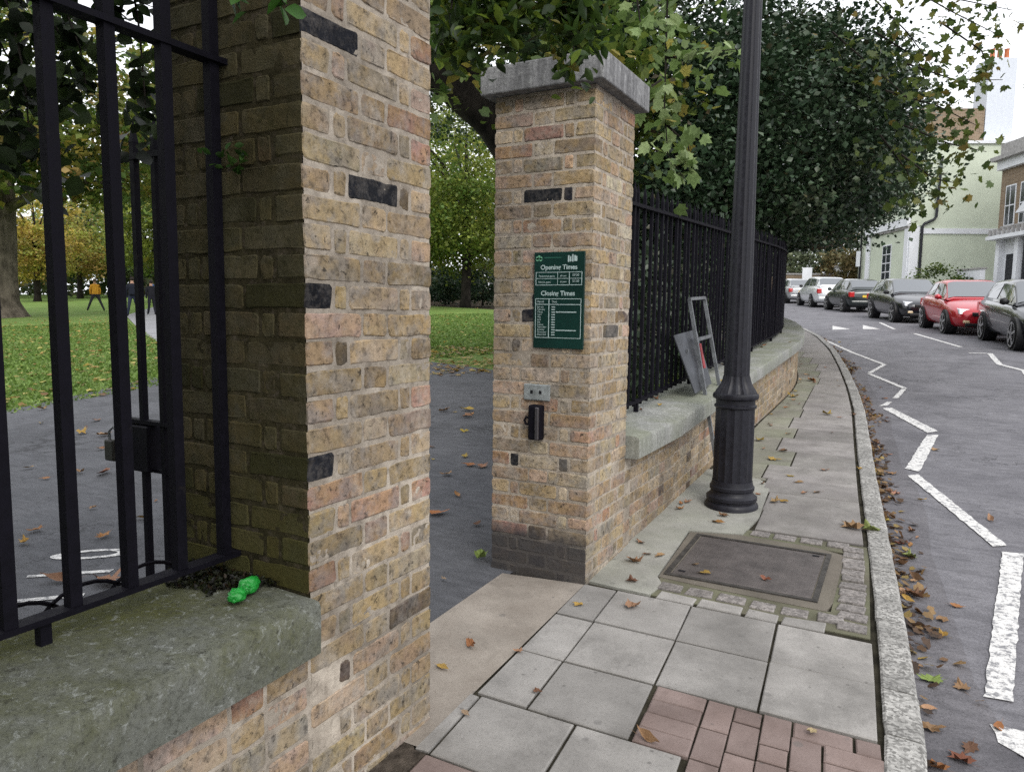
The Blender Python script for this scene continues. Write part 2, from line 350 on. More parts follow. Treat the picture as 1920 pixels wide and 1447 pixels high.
def bark(name, c0, c1, sc=6):
    k = NM(name); P = k.pos(); q = k.stretch(P, (1, 1, .3)); n = k.noise(q, sc, 6, .7); v = k.noise(P, sc*.35, 4)
    c = k.mix(k.ramp(n, [(.35, 0.0), (.62, 1.0)]), c0, c1); c = k.mix(k.ramp(v, [(.45, 0.0), (.6, .5)]), c, tuple(x*1.6 for x in c1))
    return k.fin(c, .9, k.bump(n, .9, .03), .15)
M_BARK = bark('plane_bark', (.045,.038,.028), (.13,.11,.085)); M_BARK_DARK = bark('dark_bark', (.008,.007,.006), (.026,.022,.018))
def grass_mat():
    k = NM('park_grass'); P = k.pos(); n = k.noise(P, .35, 5, .6); f = k.noise(P, 9, 5, .7)
    c = k.mix(k.ramp(n, [(.35, 0.0), (.65, 1.0)]), (.12,.19,.045), (.185,.265,.075))
    c = k.mix(k.ramp(f, [(.4, .6), (.6, 0.0)]), c, (.06,.13,.02))
    d = k.noise(P, 2.6, 6, .75); c = k.mix(k.ramp(d, [(.54, 0.0), (.66, .6)]), c, (.27,.19,.09))
    return k.fin(c, .9, k.bump(f, .8, .04), .1)
M_GRASS = grass_mat(); M_BLADE = leafmat('grass_blade', .6, .3)
M_SOIL = mat_plain('bare_soil', (.05,.04,.028), .95, .1, 0, .5, 3, .5)

# ================================================================== SETTING: ground sheets
def wall_x(y): return -0.03 - 0.03*max(0.0, y-8.5)**2          # street face of the far boundary wall
def wall_dir(y): d = Vector((-0.06*max(0.0, y-8.5), 1, 0)); return d.normalized()
KIN = [(1.36,-6),(1.36,0),(1.35,1.17),(1.29,2.09),(1.19,3.31),(1.07,4.66),(.96,6.02),(.82,7.79),(.64,9.5),(.33,11.98),(-.14,15.31),(-.8,18.91),(-1.39,21.23),(-2.6,25.2),(-4.3,30),(-6.6,36),(-9.5,43),(-13,52)]
KW = 0.125
def interp(tab, y):
    ys = [b for a, b in tab]; xs = [a for a, b in tab]
    return float(np.interp(y, ys, xs))
def kin(y): return interp(KIN, y)
def kout(y): return kin(y)+KW
def strip(name, xa, xb, ys, dz, mat, nx=2):
    v = []; f = []
    for y in ys:
        a = xa(y); b = xb(y)
        for i in range(nx+1): v.append((a+(b-a)*i/nx, y, gz(y)+dz))
    n = nx+1
    for j in range(len(ys)-1):
        for i in range(nx): f.append((j*n+i, j*n+i+1, (j+1)*n+i+1, (j+1)*n+i))
    return obj(name, v, f, mat)
YS = [-8,-4,-2,0,1,1.5,2,2.5,3] + list(np.arange(3.5, 56, .75))
far_ys = [-300,-60,-8,2,20,60,120,250,500,900]
o = obj('ground', [(x, y, gz(min(y,70))-.16-0.02*0) for y in far_ys for x in (-900,-200,-40,10,60,200,900)],
        [(j*7+i, j*7+i+1, (j+1)*7+i+1, (j+1)*7+i) for j in range(len(far_ys)-1) for i in range(6)], M_SOIL); struct(o)
struct(strip('road', lambda y: kout(y)-.02, lambda y: kout(y)+14, YS, -ROAD_DROP, M_ROAD, 10))
pav = struct(strip('pavement', lambda y: wall_x(y)-.05, lambda y: kin(y)+.01, [y for y in YS if y < 30], -.012, M_JOINT, 3))
# park sheets: grass, tarmac apron inside the gate, path across the park
gv = []; gf = []
gx = [-160,-110,-70,-45,-30,-20,-12,-8,-5,-3,-1.2,-.56]; gy = [-40,-20,-10,-5,-2,0,2,5,8,12,16,22,30,45,70,110,160]
for y in gy:
    for x in gx: gv.append((min(x, wall_x(y)-.5) if y > 2 else x, y, gz(min(y,75))-.03))
for j in range(len(gy)-1):
    for i in range(len(gx)-1): gf.append((j*len(gx)+i, j*len(gx)+i+1, (j+1)*len(gx)+i+1, (j+1)*len(gx)+i))
struct(obj('park_lawn', gv, gf, M_GRASS))
def sheet(name, pts, dz, mat):
    bm = bmesh.new(); vs = [bm.verts.new((x, y, 0)) for x, y in pts]; bm.faces.new(vs)
    bmesh.ops.triangulate(bm, faces=bm.faces[:])
    for k in (2.0,):                       # crease where the slope begins
        bmesh.ops.bisect_plane(bm, geom=bm.verts[:]+bm.edges[:]+bm.faces[:], plane_co=(0,k,0), plane_no=(0,1,0))
    for v in bm.verts: v.co.z = gz(v.co.y)+dz
    bmesh.ops.recalc_face_normals(bm, faces=bm.faces)
    for f in bm.faces:
        if f.normal.z < 0: f.normal_flip()
    m = bpy.data.meshes.new(name); bm.to_mesh(m); bm.free(); m.materials.append(mat)
    return lk(bpy.data.objects.new(name, m))
struct(sheet('tarmac_apron', [(-.44,-8),(-.44,3.4),(-.7,4.6),(-4.6,9.4),(-7.4,10.4),(-9.9,7.6),(-9.6,6.2),(-8.8,4.3),(-8.2,2.6),(-7.6,-.5),(-7.0,-4),(-6.8,-8)], -.010, M_TARMAC))
struct(sheet('park_path', [(-8.6,9.0),(-9.7,7.5),(-19.8,13.2),(-33,21.4),(-50,36),(-75,62),(-77,60.5),(-72,64),(-48,38.5),(-31,24.2),(-18,16.2),(-8.0,10.2)][:6]+[(-72,65),(-48,38.5),(-31,24.4),(-18,16.4),(-7.6,10.3)], -.006, mat_plain('pale_path_surface', (.23,.23,.24), .85, .3, 0, .2, 2)))
struct(sheet('gate_threshold', [(.06,.40),(-.03,1.95),(-.075,1.945),(-.47,1.88),(-.44,1.16),(-.40,.55),(-.02,.545),(.0,.40)], -.002, M_THRESH))

# ---- paving pieces
def jit(a): return random.uniform(-a, a)
def piece(name, quad, mat, h=0.0, parent=pav, thick=.05, gap=.005, chip=.003):
    cx = sum(p[0] for p in quad)/4; cy_ = sum(p[1] for p in quad)/4
    q = []
    for x, y in quad:
        d = math.hypot(x-cx, y-cy_); s = 1-gap*1.2/d
        q.append((cx+(x-cx)*s+jit(chip*.5), cy_+(y-cy_)*s+jit(chip*.5)))
    t = jit(.0025)
    top = [(x, y, gz(y)+h+t+jit(.0012)) for x, y in q]
    bot = [(x, y, z-thick) for x, y, z in top]
    b = .005; inn = []
    for (x, y, z) in top:
        d = math.hypot(x-cx, y-cy_); s = 1-b*1.3/d; inn.append((cx+(x-cx)*s, cy_+(y-cy_)*s, z))
    edge = [(x, y, z-.004) for x, y, z in top]
    v = bot+edge+inn
    f = [(3,2,1,0),(8,9,10,11)]
    for k in range(4):
        k2 = (k+1) % 4; f += [(k, k2, 4+k2, 4+k), (4+k, 4+k2, 8+k2, 8+k)]
    return obj(name, v, f, mat, parent)
def cl(a, b):                       # a column line given at Y=1.16 and Y=1.96
    return lambda y: a+(b-a)*(y-1.16)/.8
c0 = lambda y: .072+(-.031-.072)*(y-.386)/(1.947-.386)
c1 = cl(.214,.142); c2 = cl(.588,.514); c3 = cl(.96,.90)
def q4(la, lb, y0, y1): return [(la(y0), y0), (lb(y0), y0), (lb(y1), y1), (la(y1), y1)]
for y0, y1 in ((1.16,1.56),(1.56,1.955)):
    for la, lb in ((c0,c1),(c1,c2),(c2,c3),(c3,lambda y: kin(y)-.012)): piece('paving_slab', q4(la, lb, y0, y1), M_SLAB)
piece('paving_slab', q4(c0, c1, .775, 1.155), M_SLAB)
piece('paving_slab', q4(c1, c2, .775, 1.155), M_SLAB)
k0 = lambda y: .105+(.072-.105)*0
piece('paving_slab', [(.055,.389),(.102,.394),(.067,.766),(.031,.769)], M_SLAB)
ca = cl(.066,0); cb2 = cl(.405,.33); cc = cl(.765,.69)
piece('paving_slab', [(.104,.39),(.474,.388),(.44,.77),(.069,.77)], M_SLAB); piece('paving_slab', q4(cb2, cc, .385, .77), M_SLAB)
for r in range(6):                 # slabs round the camera, out of the picture
    y1 = .01-.40*r
    for i in range(3): piece('paving_slab', [(.10+.40*i,y1-.40),(.50+.40*i,y1-.40),(.50+.40*i,y1),(.10+.40*i,y1)], M_SLAB)
# block pavers: local frame u along X, v along -Y from the corner (0.60, 1.155)
def paver(u0, u1, v0, v1):
    Y = lambda v: 1.150-v
    X = lambda u, v: .600+u+.085*v
    piece('paver', [(X(u0,v1),Y(v1)),(X(u1,v1),Y(v1)),(X(u1,v0),Y(v0)),(X(u0,v0),Y(v0))], M_PAVER, 0.0, pav, .05, .0045, .002)
E_ = .0955
for i in range(4): paver(0, .19, i*E_, (i+1)*E_)
for i in range(4): paver(.19, .285, i*.191, (i+1)*.191)
paver(.285, .38, 0, E_)
for i in range(4): paver(.285, .38, E_+i*.191, E_+(i+1)*.191)
paver(.38, .475, 0, .191); paver(.38, .475, .191, .191+E_)
for i in range(3): paver(.38, .475, .191+E_+i*.191, .191+E_+(i+1)*.191)
paver(.475, .665, 0, E_); paver(.665, .745, 0, E_)
for i in range(3): paver(.475, .57, E_+i*.191, E_+(i+1)*.191)
for i in range(7): paver(.57, .755, E_*(i+1), E_*(i+2))
for j in range(4): paver(-.46-.19*j+.26, -.27-.19*j+.26, .383+.383, .383+.383+E_) if False else None
for i in range(2):
    for j in range(8): paver(-.50+.19*j-.085*.8, -.31+.19*j-.085*.8, .77+i*E_, .77+(i+1)*E_) if j < 4 else None
# concrete fill along the wall, hatch, collar and setts
def poly_piece(name, pts, mat, h=0.0, parent=pav, thick=.05):
    n = len(pts); v = [(x, y, gz(y)+h-thick) for x, y in pts]+[(x, y, gz(y)+h) for x, y in pts]
    return obj(name, v, [tuple(range(n,2*n))]+[(k,(k+1)%n,n+(k+1)%n,n+k) for k in range(n)], mat, parent)
poly_piece('concrete_fill', [(-.045,2.0),(.13,1.99),(.30,1.985),(.32,2.13),(.265,2.22),(.225,2.98),(.53,3.06),(.56,3.42),(.50,4.2),(.40,4.35),(-.05,4.5),(-.05,2.7)], M_CONC, .001)
poly_piece('screed_collar', [(.27,2.225),(.60,2.205),(1.08,2.19),(1.10,2.30),(1.10,2.97),(.95,3.035),(.53,3.05),(.235,2.97)], M_COLLAR, -.003)
poly_piece('mortar_bed', [(.28,2.0),(1.275,2.0),(1.22,3.0),(1.20,3.17),(.54,3.17),(.53,3.05),(1.10,3.02),(1.10,2.2),(.28,2.23)], M_BED, -.006)
poly_piece('trodden_dirt', [(.003,-.6),(.095,-.6),(.100,.385),(.055,.386),(.02,.42),(.003,.40)], M_DIRT, -.004)
hatch = empty('access_hatch', (.66,2.61,gz(2.61)), 'rectangular steel access cover set in the pavement by the lamp post', 'hatch')
hz = lambda y: gz(y)-gz(2.61)
def hq(x0,x1,y0,y1,z0,z1,mb):
    return mb.hexa([(x0-.66,y0-2.61,hz(y0)+z0),(x1-.66,y0-2.61,hz(y0)+z0),(x1-.66,y1-2.61,hz(y1)+z0),(x0-.66,y1-2.61,hz(y1)+z0)],
                   [(x0-.66,y0-2.61,hz(y0)+z1),(x1-.66,y0-2.61,hz(y0)+z1),(x1-.66,y1-2.61,hz(y1)+z1),(x0-.66,y1-2.61,hz(y1)+z1)])
M_COVER = None
def cover_mat():
    k = NM('worn_steel_cover'); P = k.pos(); n = k.noise(P, 8, 5, .7)
    c = k.mix(k.ramp(n, [(.3, 0.0), (.7, 1.0)]), (.085,.075,.072), (.165,.145,.138)); w1 = k.n('ShaderNodeTexChecker'); w1.inputs['Scale'].default_value = 60
    rt = k.n('ShaderNodeMapping'); rt.inputs['Rotation'].default_value = (0,0,.785); k.l(P, rt.inputs[0]); k.l(rt.outputs[0], w1.inputs['Vector'])
    return k.fin(c, .5, k.bump(w1.outputs['Fac'], .35, .003), .5, .5)
M_COVER = cover_mat()
mb = MB(); hq(.285,1.035,2.265,2.290,-.05,.004,mb); hq(.285,1.035,2.925,2.945,-.05,.004,mb); hq(.285,.31,2.292,2.923,-.05,.004,mb); hq(1.01,1.035,2.292,2.923,-.05,.004,mb)
mb.build('frame', mat_plain('rusty_steel_frame', (.06,.055,.05), .6, .4, .4, .4, 20), hatch)
mb = MB(); hq(.318,1.002,2.300,2.915,-.05,.002,mb); bevel(mb.build('cover', M_COVER, hatch), .004)
for (hx, hy) in ((.36,2.34),(.96,2.88)):
    mb = MB(); hq(hx-.018,hx+.018,hy-.009,hy+.009,-.002,.0045,mb); mb.build('lifting_key_slot', M_DARKHOLE, hatch)
def sett(x0, x1, y0, y1):
    o = piece('sett', [(x0+jit(.005),y0+jit(.005)),(x1+jit(.005),y0+jit(.005)),(x1+jit(.005),y1+jit(.005)),(x0+jit(.005),y1+jit(.005))], M_SETT, .004, pav, .05, .007, .008); bevel(o, .008, 2); return o
xs = .30
for L in (.13,.14,.14,.12,.14,.13): sett(xs, xs+L, 2.075-.012*(xs-.3), 2.165-.012*(xs-.3)); xs += L+.014
sett(1.125,1.265,2.03,2.12)
yy = 2.14
for L in (.085,.08,.085,.08,.085,.08,.085,.08,.075,.08,.085): sett(1.125-(yy-2.1)*.05, 1.262-(yy-2.1)*.07, yy, yy+L); yy += L+.008
xs = .56
for L in (.12,.14,.13,.13): sett(xs, xs+L, 3.075, 3.16); xs += L+.012
for L in (.16,.17,.16,.17): pass
for x0,x1 in ((.33,.52),(.53,.74),(.75,.9)): piece('paving_slab', [(x0,1.97),(x1,1.965),(x1,2.055),(x0,2.06)], M_SLAB)
piece('paving_slab', [(.91,1.965),(1.10,1.965),(1.10,2.07),(.91,2.05)], M_SLAB)
# flagstones up the slope
ycut = [3.19,3.62,4.05,4.42,4.86,5.42,5.98,6.5,7.1,7.7,8.4,9.1,9.8,10.6,11.5,12.5,13.5,14.6,15.8,17,18.3,19.6,21]
for i in range(len(ycut)-1):
    y0, y1 = ycut[i], ycut[i+1]
    left = [.57,.54,.46,.40,.55,.35,.42,.30,.33,.28,.25,.22][i] if i < 12 else wall_x(y0)+.3
    left = max(left, wall_x(y0)+.12)
    piece('flagstone', [(left,y0),(kin(y0)-.015,y0),(kin(y1)-.015,y1),(left-(y1-y0)*.05,y1)], M_FLAG if i != 1 else M_FLAG)
    if i >= 2:
        ya_ = max(y0, 4.37)
        if left-wall_x(y0) > .13: piece('flagstone', [(wall_x(ya_)+.02,ya_),(left-.005,ya_),(left-(y1-y0)*.05-.005,y1),(wall_x(y1)+.02,y1)], M_FLAG_GREEN, -.002)
# kerb
kerb = struct(strip('kerb', lambda y: kin(y)+.004, lambda y: kout(y)-.008, [y for y in YS if y < 50], -.03, M_JOINT, 1))
yk = -4.06; i = 0
klen = [.9,.8,1.0,.9,.99,.68,.33,.66,.60,.37,.62,.75,.8]
while yk < 24:
    L = klen[i] if i < len(klen) else random.uniform(.7, 1.0)
    y0, y1 = yk+.004, yk+L-.004; n = 3; v = []; f = []
    for j in range(n+1):
        y = y0+(y1-y0)*j/n
        a, b = kin(y)+.006+jit(.003), kout(y)+jit(.003); z = gz(y)
        v += [(a,y,z-.15),(a,y,z+.002),(a+.008,y,z+.008+jit(.002)),(b-.014,y,z+.006+jit(.002)),(b,y,z-.008),(b+.004,y,z-.2)]
    for j in range(n):
        for k in range(5): f.append((j*6+k+1, j*6+k, (j+1)*6+k, (j+1)*6+k+1))
    f += [(0,1,2,3,4,5), tuple(n*6+k for k in (5,4,3,2,1,0))]
    obj('kerb_stone', v, f, M_KERB2 if i in (4,) else M_KERB, kerb); yk += L; i += 1
far_kerb = strip('far_kerb', lambda y: interp([(5.7,0),(5.6,10),(5.15,18),(4.3,22.5),(2.85,28),(.9,35),(-1.5,42),(-6,54)], y), lambda y: interp([(5.7,0),(5.6,10),(5.15,18),(4.3,22.5),(2.85,28),(.9,35),(-1.5,42),(-6,54)], y)+14, [y for y in YS if y >= 2], .02, M_FLAG, 3); far_kerb.name = 'far_pavement'; struct(far_kerb)
struct(strip('gutter_channel', lambda y: kout(y)+.006, lambda y: kout(y)+.26+.03*math.sin(y*1.7)+.02*math.sin(y*5.1), YS[:60], -ROAD_DROP+.003, asphalt('gutter_asphalt', (.100,.096,.105), (.165,.158,.168), 90, 1, .45), 2))
# ---- road markings
marks = struct(empty('road_marking', (0,0,0)))
def rmark(pts, dz=.0065):
    n = len(pts)
    a = sum(pts[i][0]*pts[(i+1)%n][1]-pts[(i+1)%n][0]*pts[i][1] for i in range(n))
    if a < 0: pts = pts[::-1]
    jag = []
    for i in range(n):
        p, q = Vector(pts[i]), Vector(pts[(i+1)%n]); L_ = (q-p).length; m_ = max(1, int(L_/.05)); nn_ = Vector((q.y-p.y, p.x-q.x))/max(L_, 1e-6)
        for s_ in range(m_):
            c_ = p.lerp(q, s_/m_)+nn_*random.uniform(-.007,.003); jag.append((c_.x, c_.y))
    bm = bmesh.new(); bm.faces.new([bm.verts.new((x, y, gz(y)-ROAD_DROP+dz)) for x, y in jag]); bmesh.ops.triangulate(bm, faces=bm.faces[:])
    m_ = bpy.data.meshes.new('painted_line'); bm.to_mesh(m_); bm.free(); m_.materials.append(M_PAINT); lk(bpy.data.objects.new('painted_line', m_), marks)
def rline(a, b, wd):
    d = Vector((b[0]-a[0], b[1]-a[1])).normalized(); nx, ny = -d.y*wd/2, d.x*wd/2
    rmark([(a[0]-nx,a[1]-ny),(b[0]-nx,b[1]-ny),(b[0]+nx,b[1]+ny),(a[0]+nx,a[1]+ny)])
rmark([(1.9,3.72),(2.01,3.74),(1.78,1.89),(1.68,1.87)]); rmark([(1.39,5.36),(1.47,5.44),(1.94,3.85),(1.86,3.79)])
rmark([(1.55,7.18),(1.66,7.23),(1.48,5.53),(1.37,5.6)]); rmark([(1.09,8.69),(1.19,8.78),(1.66,7.44),(1.56,7.3)])
rmark([(1.18,9.58),(1.25,9.61),(1.34,10.54),(1.27,10.52)]); rmark([(1.04,8.83),(1.14,8.92),(1.19,9.25),(1.13,9.23)])
rline((.77,12.18),(1.32,10.59),.08); rline((.95,13.67),(.77,12.26),.07); rline((.29,15.72),(.95,13.67),.08); rline((-1.56,22.45),(.29,15.72),.09)
rline((2.43,16.58),(2.75,16.59),.12); rline((2.8,16.61),(2.79,14.45),.1); rline((2.8,14.45),(3.07,13.6),.1); rline((3.07,13.6),(3.0,11.9),.1)
rline((1.42,22.0),(2.35,17.96),.1); rline((.37,27.03),(.89,23.66),.1)
rmark([(-.94,24.78),(-.29,23.25),(-.76,22.82)]); rmark([(-.08,25.49),(.52,23.53),(.04,23.37)])
rmark([(1.685,1.66),(1.84,1.68),(1.84,1.40),(1.70,1.54)])
# painted digits on the tarmac
dig = struct(empty('painted_number', (0,0,0)))
def dmark(pts):
    n = len(pts); a = sum(pts[i][0]*pts[(i+1)%n][1]-pts[(i+1)%n][0]*pts[i][1] for i in range(n))
    if a < 0: pts = pts[::-1]
    obj('digit', [(x, y, -.545-.006) for x, y in pts], [tuple(range(n))], M_PAINT, dig)
dmark([(-2.56,.62),(-2.535,.60),(-2.25,.86),(-2.27,.90)])
cx0, cy0, d1, d2 = -2.60, .985, Vector((.155,.145)), Vector((-.055,.058))
ring = []
for k in range(28):
    a = 2*PI*k/28; ring.append((cx0+d1.x*math.cos(a)+d2.x*math.sin(a), cy0+d1.y*math.cos(a)+d2.y*math.sin(a)))
v = [(x, y, -.551) for x, y in ring]+[(cx0+(x-cx0)*.60+0, cy0+(y-cy0)*.60, -.551) for x, y in ring]
obj('digit', v, [(k,(k+1)%28,28+(k+1)%28,28+k) for k in range(28)], M_PAINT, dig)
dmark([(-2.36,.33),(-2.33,.30),(-2.05,.60),(-2.08,.63)])

# ================================================================== brick masonry
BC = {'buff':(0.350,0.280,0.195),'yel':(0.362,0.286,0.175),'pale':(0.382,0.323,0.243),'pink':(0.362,0.263,0.202),'red':(0.350,0.211,0.158),'brown':(0.277,0.217,0.153),'grey':(0.296,0.256,0.202),'olive':(0.283,0.234,0.158),'black':(0.014,0.015,0.020),'dark':(0.085,0.070,0.060),'soot':(0.075,0.070,0.070)}
WT = ['buff']*5+['pale']*2+['pink']*3+['brown']*6+['grey']*3+['olive']*2+['yel']*2+['red']*2+['dark']
def bcol(nm):
    c = BC[nm]; s = random.uniform(.60, 1.14); return (c[0]*s*random.uniform(.95,1.05), c[1]*s, c[2]*s*random.uniform(.92,1.08), 1)
BH, BL, BHd, BCl, J = .0650, .2150, .1020, .0470, .0085
_bm = {}
def brick_mesh(L, D, var, mat):
    key = (round(L,3), round(D,3), var, mat.name)
    if key in _bm: return _bm[key]
    rnd = random.Random(int(L*1000)*31+var*7+1); out_ = []
    r = rnd.uniform(.006,.012); cn = [(r,r,PI),(L-r,r,1.5*PI),(L-r,BH-r,0),(r,BH-r,.5*PI)]
    nseg = 4 if L > .15 else 2
    for q in range(4):
        cx_, cz_, a0_ = cn[q]; rr = r*rnd.uniform(.5,1.4)
        for t_ in (0.0, .5, 1.0): out_.append((cx_+rr*math.cos(a0_+t_*PI/2)+(r-rr)*(-1 if q in (0,3) else 1), cz_+rr*math.sin(a0_+t_*PI/2)+(r-rr)*(-1 if q < 2 else 1)))
        nx_ = cn[(q+1)%4]; m_ = nseg if q in (0,2) else 1
        for s_ in range(1, m_):
            f_ = s_/m_; e0 = out_[-1]; xx = cx_+(nx_[0]-cx_)*f_; out_.append((xx, (0 if q == 0 else BH)))
    sag = rnd.uniform(-.0015,.0015)
    out_ = [(y+rnd.uniform(-.0022,.0022), z+rnd.uniform(-.0024,.0024)+sag*math.sin(PI*y/L)) for y, z in out_]
    n = len(out_); yc_, zc_ = L/2, BH/2; v = []; f = []
    ins = lambda y, z, d: (y-d*(1 if y > yc_ else -1)*min(1, abs(y-yc_)/(L/2-.012)), z-d*(1 if z > zc_ else -1)*min(1, abs(z-zc_)/(BH/2-.012)))
    for x, d in ((0.0,.0038),(-.0028,.0008),(-.012,0),(-D+.010,0),(-D,.004)):
        for (y, z) in out_:
            y2, z2 = ins(y, z, d); v.append((x+(rnd.uniform(-.0013,.0010) if x == 0 else 0), y2, z2))
    for k_ in range(4):
        for q in range(n): f.append((k_*n+q, (k_+1)*n+q, (k_+1)*n+(q+1)%n, k_*n+(q+1)%n))
    f += [tuple(range(n)), tuple(4*n+q for q in range(n-1,-1,-1))]
    m = mesh('brick', v, f, mat); _bm[key] = m; return m
def ox_far(p): return p.location.y > 1.5
def put_brick(parent, face, s0, L, z, D, colname, mat, origin, proud=0.0):
    """face 'E': street face, s along +Y ; 'S': gate/camera side face, s along -X from the street corner"""
    o = bpy.data.objects.new('brick', brick_mesh(L, D, random.randrange(10), mat)); lk(o, parent)
    ox, oy = origin
    if face == 'E': o.location = (ox+proud+jit(.0015), oy+s0, z+jit(.0015)); o.rotation_euler = (jit(.006), 0, jit(.005))
    elif face == 'S': o.location = (ox-s0-L, oy-proud+jit(.0015), z+jit(.0015)); o.rotation_euler = (0, jit(.006), -PI/2+jit(.005))
    elif face == 'N': o.location = (ox-s0, oy+proud, z); o.rotation_euler = (0, 0, PI/2)
    elif face == 'W': o.location = (ox-proud, oy+s0, z); o.rotation_euler = (0, 0, PI)
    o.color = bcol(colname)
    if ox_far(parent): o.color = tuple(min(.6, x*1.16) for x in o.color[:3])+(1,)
    return o
W = .5525
def units(kind):
    u = []; s = 0
    for L in ((BL, BHd, BL) if kind == 'A' else (BHd, BCl, .2155, BCl, BHd)):
        u.append((s, L)); s += L+.0095
    sc = W/(s-.0095); return [(a*sc, b*sc) for a, b in u]
UA, UB = units('A'), units('B')
def pillar(name, label, X0, Y0, z0, c_lo, c_hi, street, gate, matE, matS, mortE, mortS, side='S'):
    """street face at X0, faces: E (street) and S (at Y0); courses z0 + 0.075*c. Corner stretchers belong to the face on which they are long."""
    root = empty(name, (X0, Y0, gz(Y0)), label, 'gate pillar'); zb = gz(Y0)
    put = lambda face, s0, L, c, D, cn, mat: put_brick(root, face, s0, L, z0+c*.075-zb, D, cn, mat, (0, 0))
    rest = MB()
    for c in range(c_lo, c_hi):
        even = (c % 2 == 0)
        ue, us = (UA, UB) if even else (UB, UA)
        for i, (s, L) in enumerate(ue):
            if i == 0 and not even: continue           # the header of the corner stretcher that runs along S
            put('E', s, L, c, .1015, street(c, i), matE)
        for i, (s, L) in enumerate(us):
            if i == 0 and even: continue
            if gate(c, i) is not None: put('S', s, L, c, .1015, gate(c, i) if not (i == 0 and not even) else (street(c, 0)), matS if i else matE if matS is matE else matS)
        # the two sides turned away: joined
        z = z0+c*.075-zb
        for (s, L) in us[1:-1]: rest.box(-s-L, -s, W-.1015, W, z, z+BH)
        for (s, L) in ue[(0 if even else 1):(3 if even else 4)]: rest.box(-W, -W+.1015, max(s, .104), s+L, z, z+BH)
    return root, rest, zb
def relief(name, u0, u1, z0, z1, fn, res, amp, mat, parent, seed=0.0):
    """a rough mortar face: fn(u, z, d) gives the place d metres out of the wall"""
    nu, nz_ = max(2, int((u1-u0)/res)), max(2, int((z1-z0)/res)); v = []; f = []
    for j in range(nz_+1):
        z = z0+(z1-z0)*j/nz_
        for i in range(nu+1):
            u = u0+(u1-u0)*i/nu
            q = Vector((u*62+seed, z*62, seed)); d = amp*(mnoise.noise(q)+.7*mnoise.noise(q*.31))
            v.append(fn(u, z, d))
    n = nu+1
    for j in range(nz_):
        for i in range(nu): f.append((j*n+i, j*n+i+1, (j+1)*n+i+1, (j+1)*n+i))
    return obj(name, v, f, mat, parent, True)
def core(root, zb, zlo, zhi, matE, matS, res=.006, rec=.0024):
    r = rec
    MB().box(-W+.02, -.02, .02, W-.006, zlo-zb, zhi-zb).build('core', matE, root)
    relief('mortar', .004, W-.006, max(zlo, gz(0)-.08)-zb, zhi-zb, lambda u, z, d: (-r+d, u, z), res, .0013, matE, root, 1.3)
    relief('mortar', .004, W-.006, max(zlo, gz(0)-.08)-zb, zhi-zb, lambda u, z, d: (-u, r-d, z), res, .0013, matS, root, 7.7)
    # flip the side face outwards
    o = root.children[-1]; o.data.flip_normals() if o.data.polygons[0].normal.y > 0 else None
rB = random.Random(3)
_cc = {}
def pick(key, table, soft=None):
    if key in table: return table[key]
    if key not in _cc: _cc[key] = rB.choice(WT if key[0][0] == 'n' else ['pale']*5+['buff']*5+['pink']*4+['grey']*3+['brown']*3+['olive']*2+['yel','red'])
    return _cc[key]
near_E = {(20,0):'black',(18,0):'brown',(18,2):'red',(21,4):'red',(15,2):'black',(11,0):'black',(10,0):'pink',(10,2):'yel',(9,0):'pink',(9,1):'dark',(9,2):'buff',(8,0):'yel',(7,2):'grey',(6,0):'yel',(6,2):'pink',(5,0):'black',(5,2):'grey',(4,0):'red',(4,1):'olive',(4,2):'olive',(3,0):'yel',(3,2):'red',(3,1):'pink',(2,0):'grey',(2,2):'yel',(1,2):'yel',(0,0):'grey',(0,2):'pale',(-1,2):'yel',(-2,2):'dark',(-3,1):'dark',(-4,2):'brown',(-5,2):'grey',(13,2):'buff',(14,0):'olive',(14,1):'buff',(14,2):'buff',(16,0):'olive',(16,2):'olive',(12,0):'brown',(12,2):'brown',(17,2):'brown',(19,2):'olive'}
near_S = {(11,0):'black',(5,0):'black',(18,2):'black',(8,3):'black',(8,4):'black',(14,2):'dark'}
NP, rest, nzb = pillar('gate_pillar', 'near yellow stock brick pillar rising out of the picture, its railing side dark with algae and painted shade', 0, 0, 0.0, -8, 32,
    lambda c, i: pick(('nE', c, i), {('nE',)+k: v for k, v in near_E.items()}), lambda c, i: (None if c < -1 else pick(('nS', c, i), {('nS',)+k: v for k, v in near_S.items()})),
    M_BRICK_ALGAE_SHADE, M_BRICK_ALGAE_SHADE, M_MORTAR, M_MORTAR_ALGAE_SHADE)
core(NP, nzb, -.66, 2.4, M_MORTAR, M_MORTAR_ALGAE_SHADE)
ro = rest.build('rear_brickwork', M_BRICK, NP); ro['kind'] = 'stuff'; ro.color = BC['buff']+(1,)
mb = MB().box(-W-.06, .06, -.06, W+.06, 2.401-nzb, 2.53-nzb); bevel(mb.build('cap_stone', M_CAP, NP), .01, 2)
FX, FY, FZ = -.0263, 1.9471, .6226
def fz(c): return FZ+c*.075
far_S = {(9,1):None}
far_S = {}
def far_street(c, i):
    z = fz(c)
    T = {(-6,0):'red',(-7,0):'pink',(2,1):'pale',(1,2):'soot',(2,2):'dark',(3,0):'yel',(4,0):'buff',(-5,0):'pink',(-13,1):'red',(-12,1):'red',(6,0):'yel',(10,1):'pink',(12,0):'yel',(13,2):'grey',(14,0):'yel',(15,0):'yel'}
    return pick(('fE', c, i), {('fE',)+k: v for k, v in T.items()})
